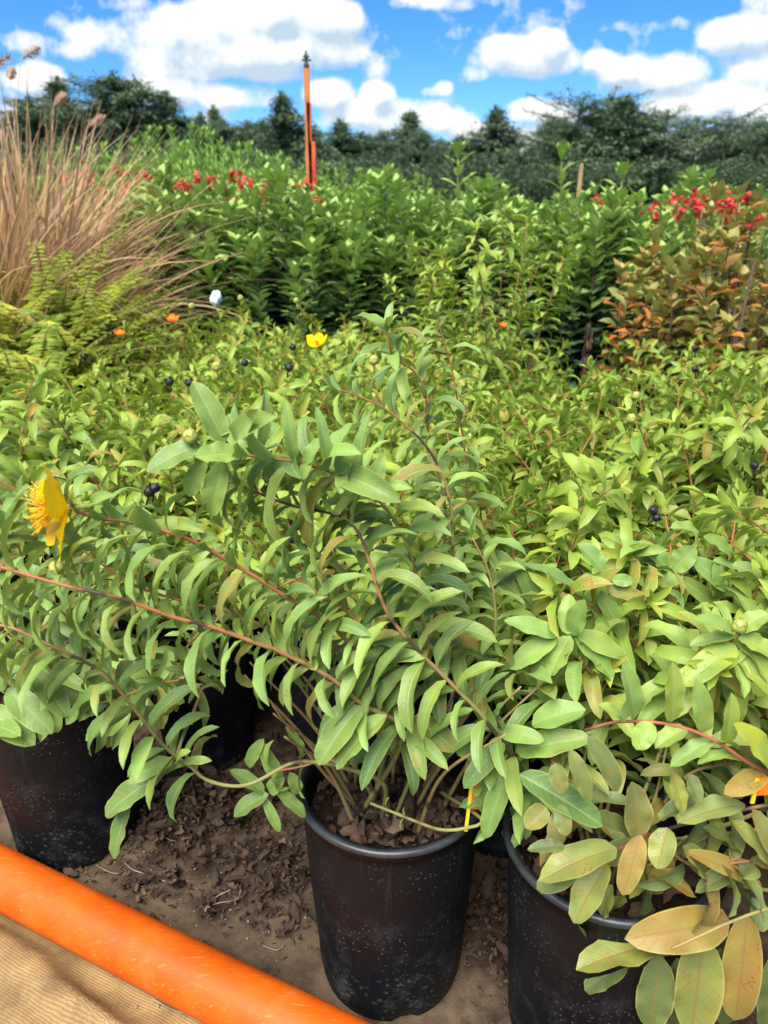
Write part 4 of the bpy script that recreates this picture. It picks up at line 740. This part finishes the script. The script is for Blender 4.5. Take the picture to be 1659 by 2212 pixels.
for (px, py, Y) in ((1490, 440, 3.5), (1550, 446, 3.4), (1605, 450, 3.3), (1660, 445, 3.2), (1320, 440, 4.3), (1440, 446, 3.9)):
    p = P(px, py, Y); put(reds[g.integers(3)], p[0], Y, g.random() * 6, p[2] / .9, 'shrub with red flowers showing above the bronze-leaved shrubs on the right', 'red-flowering shrubs on the right')
# bronze-leaved shrubs at the right
bron = [bush(290 + k, .82, .30, 17, .085, .42, 'bronze', stem='twig', name='bronze_shrub', dense=.06, low=.2, yl=(.12, .3), rust=.8, ang=(1.0, .8), curl=.8) for k in range(3)]
for b_ in bron: b_['category'] = 'shrub'
for k, (px, py, Y, lab) in enumerate(((1475, 520, 2.75, 'leftmost bronze-leaved shrub, beside the dark soil gap before the hedge'), (1530, 500, 2.7, 'bronze-leaved shrub full of bare cut sticks under the red flowers'), (1635, 430, 2.6, 'tallest bronze-leaved shrub with orange leaves, cut by the right edge'), (1540, 600, 2.5, 'low green-and-bronze shrub just behind the right end of the block'), (1640, 570, 2.4, 'pale bronze shrub low at the right edge behind the block'))):
    p = P(px, py, Y); o = put(bron[k % 3], p[0], Y, k * 1.3, p[2] / .82, lab, 'bronze-leaved shrubs')
    if k in (1, 2):
        gg = np.random.default_rng(k)
        for q in range(5):
            mb = MB(); b = np.array([gg.normal(0, .12), gg.normal(-.12, .1), 0]); tube(mb, np.array([b, b + [gg.normal(0, .05), 0, .4], b + [gg.normal(0, .09), 0, gg.uniform(.62, .84)]]), .0045, 6); mb.build('cut_stick', M['twig'], o)
# ferns on the left
def fern(seed):
    g = np.random.default_rng(seed); fo = MB(); st = MB()
    for k in range(34):
        az = k * 2.4; ln = g.uniform(.1, 1.1); L = g.uniform(.22, .42); d = np.array([math.cos(az) * math.sin(ln), math.sin(az) * math.sin(ln), math.cos(ln)]); p = np.array([0, 0, .22]) + d * .02; path = [p]
        for q in range(26): d = unit(d + np.array([math.cos(az), math.sin(az), -.7]) * .03 + g.normal(0, .01, 3)); path.append(path[-1] + d * L / 26)
        path = np.array(path); tube(st, path, np.linspace(.002, .0006, 27), 5)
        y = g.normal(.45, .3); branch_leaves(fo, path, .15, .0095, lambda q: .026 * math.sin(min(1, .25 + q * .9) * 2.9) + .008, .34, lambda q: 1.3, lambda q: .3, lambda q, gg: (np.clip(.6 + .3 * gg.normal(), 0, 1), np.clip(y, 0, 1), np.clip(gg.normal(.1, .2), 0, 1)), g, 0, T=4, U=2, rolljit=.12, tworank=math.pi / 2, prof='lan')
    r = empty('fern'); r['category'] = 'fern'; pm = MB(); lathe(pm, [(.074, .0), (.0945, .235), (.102, .236), (.102, .242), (.092, .242), (.088, .22), (.001, .222)], 36); pm.build('pot', M['pot'], r); st.build('frond_stalk', M['stem'], r); fo.build('foliage', M['fern'], r); return r
ferns = [fern(300), fern(301)]
g = np.random.default_rng(14)
for (px, py, Y) in ((15, 560, 2.35), (95, 548, 2.4), (150, 572, 2.5), (200, 600, 2.6), (55, 600, 2.25), (-40, 560, 2.3), (140, 610, 2.35), (-10, 620, 2.15), (30, 650, 2.05)):
    p = P(px, py, Y); put(ferns[g.integers(2)], p[0], Y, g.random() * 6, p[2] / .50, 'yellow-green potted fern on the left below the dry grass', 'ferns below the dry grass')
# dry ornamental grass
def dry_grass(name_seed, n, L, heads, z0=.24):
    g = np.random.default_rng(name_seed); fo = MB(); r = empty('dry_grass_clump'); r['category'] = 'dry grass'
    pm = MB(); lathe(pm, [(.10, 0), (.13, z0), (.138, z0), (.138, z0 + .008), (.126, z0 + .008), (.12, z0 - .02), (.001, z0 - .02)], 36); pm.build('pot', M['pot'], r)
    az = g.random(n) * 6.28; ln = np.abs(g.normal(0, .33, n)); b = np.stack([np.cos(az), np.sin(az), 0 * az], 1) * (.10 * np.sqrt(g.random(n)))[:, None] + [0, 0, z0 - .02]
    d = np.stack([np.cos(az) * np.sin(ln), np.sin(az) * np.sin(ln), np.cos(ln)], 1); nn = np.stack([-np.cos(az) * np.cos(ln), -np.sin(az) * np.cos(ln), np.sin(ln)], 1) + g.normal(0, .3, (n, 3))
    cu = np.clip(g.normal(.85, .7, n), -.4, 2.8); LL = L * g.uniform(.5, 1.1, n)
    leaves(fo, b, d, nn, LL, g.uniform(.005, .017, n), cu, .4, 12, 2, 'blade', np.stack([g.random(n), g.random(n) ** 2 * .8, g.random(n) ** 2 * .9], 1), twist=g.normal(0, 1.2, n), gen=g)
    fo.build('blades', M['dry_grass'], r)
    for k in range(heads):
        a = g.random() * 6.28; l = g.uniform(.08, .34); hh = g.uniform(.85, 1.12) * L; p0 = np.array([math.cos(a) * .05, math.sin(a) * .05, z0]); e = p0 + np.array([math.cos(a) * math.sin(l), math.sin(a) * math.sin(l), math.cos(l)]) * hh
        path = spline([p0, p0 * .4 + e * .6 + [0, 0, .03], e, e + np.array([math.cos(a) * .035, math.sin(a) * .035, .02])], .02); mb = MB(); tube(mb, path, np.linspace(.0018, .001, len(path)), 5); s_ = mb.build('stalk', M['plume'], r)
        mb = MB(); m = 150; t = g.random(m) * .085; ax = unit(path[-1] - path[-3]); q = g.normal(0, 1, (m, 3)); q = unit(q - ax * (q @ ax)[:, None]); base = path[-3] + ax * t[:, None]; w = .024 * np.sin(np.clip(t / .085, .05, .97) * 3.1) + .005
        leaves(mb, base, unit(q + ax * .9), ax, w, .003, .2, .2, 3, 1, 'blade'); mb.build('seed_head', M['plume'], s_)
    return r
for k, (px, py, Y, n, L, hd, lab) in enumerate(((50, 600, 2.75, 850, 1.0, 7, 'big tangled clump of tan dry grass at the left edge'), (185, 590, 2.85, 430, .52, 6, 'smaller dry grass clump spraying outward with pale plumes beside the dark hedge'), (-90, 600, 2.5, 650, 1.0, 2, 'dry grass clump mostly cut off by the left edge'), (30, 560, 3.2, 700, .95, 4, 'dry grass clump behind the others in front of the red flowers'))):
    r = dry_grass(320 + k, n, L, hd); p = P(px, py, Y); r.location = (p[0], Y, .0); tag(r, lab, 'dry grass', 'dry grass clumps on the left')
# the orange post, stakes and small finds
def post():
    c = P(672, 420, 6.0); top = P(670, 148, 6.0)[2]; r = empty('timber_post', (c[0], 6.0, 0)); tag(r, 'tall weathered orange timber post with a dark iron top standing beyond the hedge', 'post')
    g = np.random.default_rng(3)
    def rail(x, w, z1, mat, nm, lean=0.):
        zs = np.linspace(0, z1, 26); mb = MB(); V = []
        for z in zs:
            ww = w * (1 + .10 * math.sin(z * 9 + x * 70) + .06 * g.normal()); V.append([[x + lean * z - ww, -.022, z], [x + lean * z + ww, -.022, z], [x + lean * z + ww, .022, z], [x + lean * z - ww, .022, z]])
        mb.add(np.array(V), grid_quads(26, 4, True)); mb.add(np.array(V[-1]), [[0, 1, 2, 3]]); o = mb.build(nm, M[mat], r); o.data.shade_flat() if hasattr(o.data, 'shade_flat') else None
    rail(-.022, .0175, top, 'post', 'upright', .010); rail(.028, .016, top * .74, 'post_red', 'brace', -.003); rail(.003, .0125, top * .88, 'post_red', 'batten', .001)
    mb = MB(); lathe(mb, [(.018, 0), (.02, .02), (.012, .035), (.012, .06), (.022, .07), (.01, .085), (.004, .11), (.0005, .112)], 12, (-.004, 0, top)); box(mb, (-.034, -.008, top + .045), (.030, .008, top + .055)); mb.build('iron_cap', M['iron'], r)
post()
for (px, py, Y, h, w, lab) in ((1245, 352, 3.7, 1.0, .005, 'taller beige wooden stake sticking up out of the hedge'), (1376, 432, 3.7, .9, .005, 'short beige wooden stake tip between hedge and bronze shrubs')):
    p = P(px, py, Y); mb = MB(); box(mb, (-w, -.008, 0), (w, .008, p[2] - .004)); box(mb, (-w * .8, -.006, p[2] - .004), (w * .8, .006, p[2])); o = mb.build('wooden_stake', M['stake']); o.location = (p[0], Y, 0); o.rotation_euler = (0, R(1.5), .3); tag(o, lab, 'stake')
def crumpled():
    p = P(466, 646, 2.5); g = np.random.default_rng(4); K = 22; mb = MB(); t = np.linspace(0.02, math.pi - .02, 14)
    def zf(V, a): return V * (1 + .28 * np.sin(3 * a + V[:, :1, 2] * 90)[..., None] + .14 * g.normal(0, 1, V.shape[:2])[..., None])
    lathe(mb, [(.015 * math.sin(x), -.020 * math.cos(x)) for x in t], K, zfun=zf); o = mb.build('plastic_bag', M['white']); o.location = p; tag(o, 'small crumpled white plastic bag caught behind the far edge of the block', 'plastic bag')
crumpled()
def dead_plant():
    p = P(1262, 690, 2.9); r = empty('withered_plant', (p[0], p[1], 0)); tag(r, 'withered reddish-brown upright plant in the dark gap beside the hedge', 'dead plant'); g = np.random.default_rng(6); st = MB(); fo = MB()
    for k in range(2):
        path = spline([(.0, 0, 0), (g.normal(0, .012), 0, .24), (g.normal(0, .02), 0, .43 + .03 * k)], .02); tube(st, path, .003, 5); branch_leaves(fo, path, .5, .02, lambda q: .035, .3, lambda q: 2.2, lambda q: 1.2, lambda q, gg: (.9, .7, 1), g, 0, T=5, U=2)
    st.build('stem', M['twig'], r); fo.build('foliage', M['litter'], r)
dead_plant()
mb = MB(); g = np.random.default_rng(15)
for k in range(420):
    b = np.array([g.uniform(.1, 2.0), g.uniform(1.9, 3.2), .0]); litter(mb, b, 1, (.02, .02), .06, .02, .7, 1.2, g)
for k in range(260):
    b = np.array([g.uniform(-1.2, -.3), g.uniform(2.4, 3.2), .0]); litter(mb, b, 1, (.02, .02), .06, .02, .7, 1.2, g)
o = mb.build('fallen_leaves', M['litter']); tag(o, kind='stuff')

# ------------------------------------------------------------------ the far tree line
def tree_mesh(seed, h, w, style):
    """trunk and crown of a layered conifer; style: 'spire', 'broad' or 'open'"""
    g = np.random.default_rng(seed); tr = MB(); cr_ = MB(); bend = g.normal(0, .12, 2)
    zs = np.linspace(0, h * .96, 12); path = np.stack([bend[0] * (zs / h) ** 2 * 2, bend[1] * (zs / h) ** 2, zs], 1); tube(tr, path, np.linspace(.20, .03, 12) * h / 8, 8)
    nb = {'spire': 210, 'broad': 210, 'open': 130}[style]
    for k in range(nb):
        f = (k + g.random()) / nb; z = h * (.06 + .92 * f) if style != 'open' else h * (.14 + .84 * f); q = z / h
        R_ = w * {'spire': (1 - q) ** 1.05 * (.85 + .22 * math.sin(q * 26)), 'broad': math.sqrt(max(0, 1 - q ** 2.4)) * .95, 'open': math.sqrt(max(0.02, 1 - (2 * abs(q - .55)) ** 2.6))}[style] * (g.uniform(.42, 1.22) if style != 'open' else g.uniform(.3, 1.3)) + .08
        az = g.random() * 6.28; p0 = np.array([np.interp(z, zs, path[:, 0]), np.interp(z, zs, path[:, 1]), z]); out = np.array([math.cos(az), math.sin(az), 0]); dr = g.uniform(-.28, .18) if style != 'open' else g.uniform(-.05, .35)
        n = max(3, int(R_ / .16)); t = np.linspace(.12, 1, n)[:, None]; c = p0 + out * R_ * t + np.array([0, 0, 1.]) * R_ * (dr * t + .18 * t ** 2)
        if R_ > .5: tube(tr, c[[0, n // 2, -1]], [.03, .02, .01], 4)
        m = {'spire': 19, 'broad': 21, 'open': 14}[style]; keep = g.random(n) < (.92 if style != 'open' else .6); c = np.repeat(c[keep], m, 0)
        if not len(c): continue
        c = c + g.normal(0, 1, c.shape) * [.15, .15, .09]; d = unit(out * .8 + g.normal(0, .75, c.shape) + [0, 0, .12]); dark = g.uniform(.1, .9)
        leaves(cr_, c, d, g.normal(0, .5, c.shape) + [0, 0, 1.], g.uniform(.2, .5, len(c)) * (1.05 - .6 * q), g.uniform(.06, .14, len(c)) * (1.05 - .5 * q), .3, .2, 3, 1, 'blade', np.stack([np.clip(dark + g.normal(0, .2, len(c)), 0, 1), g.random(len(c)) * .3, g.random(len(c)) * .2], 1), gen=g)
    tp = path[-1]; m = 60; c = tp + np.stack([g.normal(0, .05, m), g.normal(0, .05, m), g.uniform(-.5, .45, m)], 1); leaves(cr_, c, unit(g.normal(0, .5, (m, 3)) + [0, 0, 1]), [0, 1, 0.], .25, .06, .2, .2, 3, 1, 'blade', [.3, .1, 0], gen=g)
    r = empty('conifer_tree'); r['category'] = 'tree'; tr.build('trunk', M['bark'], r); cr_.build('crown', M['conifer'], r); return r
TP = {'spire': [tree_mesh(400, 8, 5.0, 'spire'), tree_mesh(401, 8, 4.5, 'spire')], 'broad': [tree_mesh(402, 8, 3.2, 'broad'), tree_mesh(403, 8, 2.9, 'broad')], 'open': [tree_mesh(404, 8, 2.4, 'open'), tree_mesh(405, 8, 2.8, 'open')]}
TREES = [(55, 205, 'broad', 0, 44, 1.49, 'dark tree behind the big dry grass clump at the left edge'), (135, 168, 'spire', 0, 46, 1.69, 'pointed dark tree left of the tall broad one above the dry grass'), (248, 155, 'broad', 1, 43, 1.69, 'tallest broad dark tree rising above the dry grass on the left'), (345, 197, 'spire', 1, 45, 2.11, 'conical tree just right of the tallest broad tree on the left'),
 (432, 243, 'spire', 0, 52, 1.27, 'thin pale spire tree, left one of a close pair above the light green conifers'), (466, 226, 'spire', 1, 53, 1.27, 'thin pale spire tree, right one of a close pair above the light green conifers'), (535, 258, 'broad', 0, 48, 1.28, 'low rounded dark tree between the spire pair and the pointed tree by the post'), (619, 196, 'spire', 1, 42, 1.69, 'sharply pointed dark tree immediately left of the orange post'),
 (722, 256, 'spire', 0, 44, 1.94, 'dark tree with a small point immediately right of the orange post'), (785, 282, 'broad', 0, 47, 1.35, 'low broad dark tree right of the post, sloping to the right'), (886, 232, 'spire', 1, 50, 1.61, 'small tiered spire tree alone against the white cloud in the middle'), (950, 296, 'broad', 1, 50, 0.94, 'small rounded tree right of the tiered spire in the middle'),
 (1063, 227, 'spire', 0, 46, 1.77, 'ragged pointed tree left of the blue and white gap in the tree line'), (1245, 212, 'open', 1, 42, 1.27, 'open-crowned tree at the left end of the tall right-hand group'), (1322, 202, 'open', 0, 43, 1.42, 'tallest open-crowned tree of the right-hand group'), (1372, 206, 'spire', 0, 41, 2.03, 'dense dark tree in the middle of the right-hand group'),
 (1440, 240, 'open', 1, 43, 1.50, 'open tree with sky showing through, right of the dense dark one'), (1512, 250, 'open', 0, 45, 1.50, 'see-through tree under the white cloud on the right'), (1590, 248, 'open', 1, 42, 1.50, 'see-through tree second from the right edge'), (1655, 255, 'broad', 1, 44, 1.35, 'dark tree at the right edge of the tree line')]
TREES += [(px, py - 16, 'broad', k % 2, 48, 1.0, 'low rounded dark tree filling the tree line between the pointed ones') for k, (px, py) in enumerate(((400, 262), (480, 268), (570, 272), (685, 290), (830, 298), (905, 292), (1000, 305), (1105, 318), (1200, 268), (1290, 250)))]
for px, py, st_, k, Y, ws, lab in TREES:
    p = P(px, py, Y); s = p[2] / 8.2; o = put(TP[st_][k], p[0], Y, (px * .7) % 6.28, s, lab, 'trees of the far tree line'); o.scale = (s * ws, s * ws, s)
under = [bush(420 + k, 2.9, 2.0, 60, .34, .35, 'conifer', stem='bark', name='dark_thicket', dense=.2, low=.05, T=3, U=1, curl=.4, ang=(1.1, .9)) for k in range(2)]
g = np.random.default_rng(16)
for k, px in enumerate(range(-60, 1760, 62)):
    Y = 36 + 4 * g.random(); top = np.interp(px, [0, 500, 700, 850, 1000, 1150, 1200, 1400, 1660], [322, 335, 342, 335, 340, 376, 352, 350, 346]) + g.normal(0, 13); p = P(px, top, Y); o = put(under[k % 2], p[0], Y, g.random() * 6, 1, 'dark thicket bush in the band under the far trees', 'dark thicket under the far trees'); s = p[2] / 3.0; o.scale = (s * 1.0, s, s)
for b_ in under: b_['category'] = 'bush'
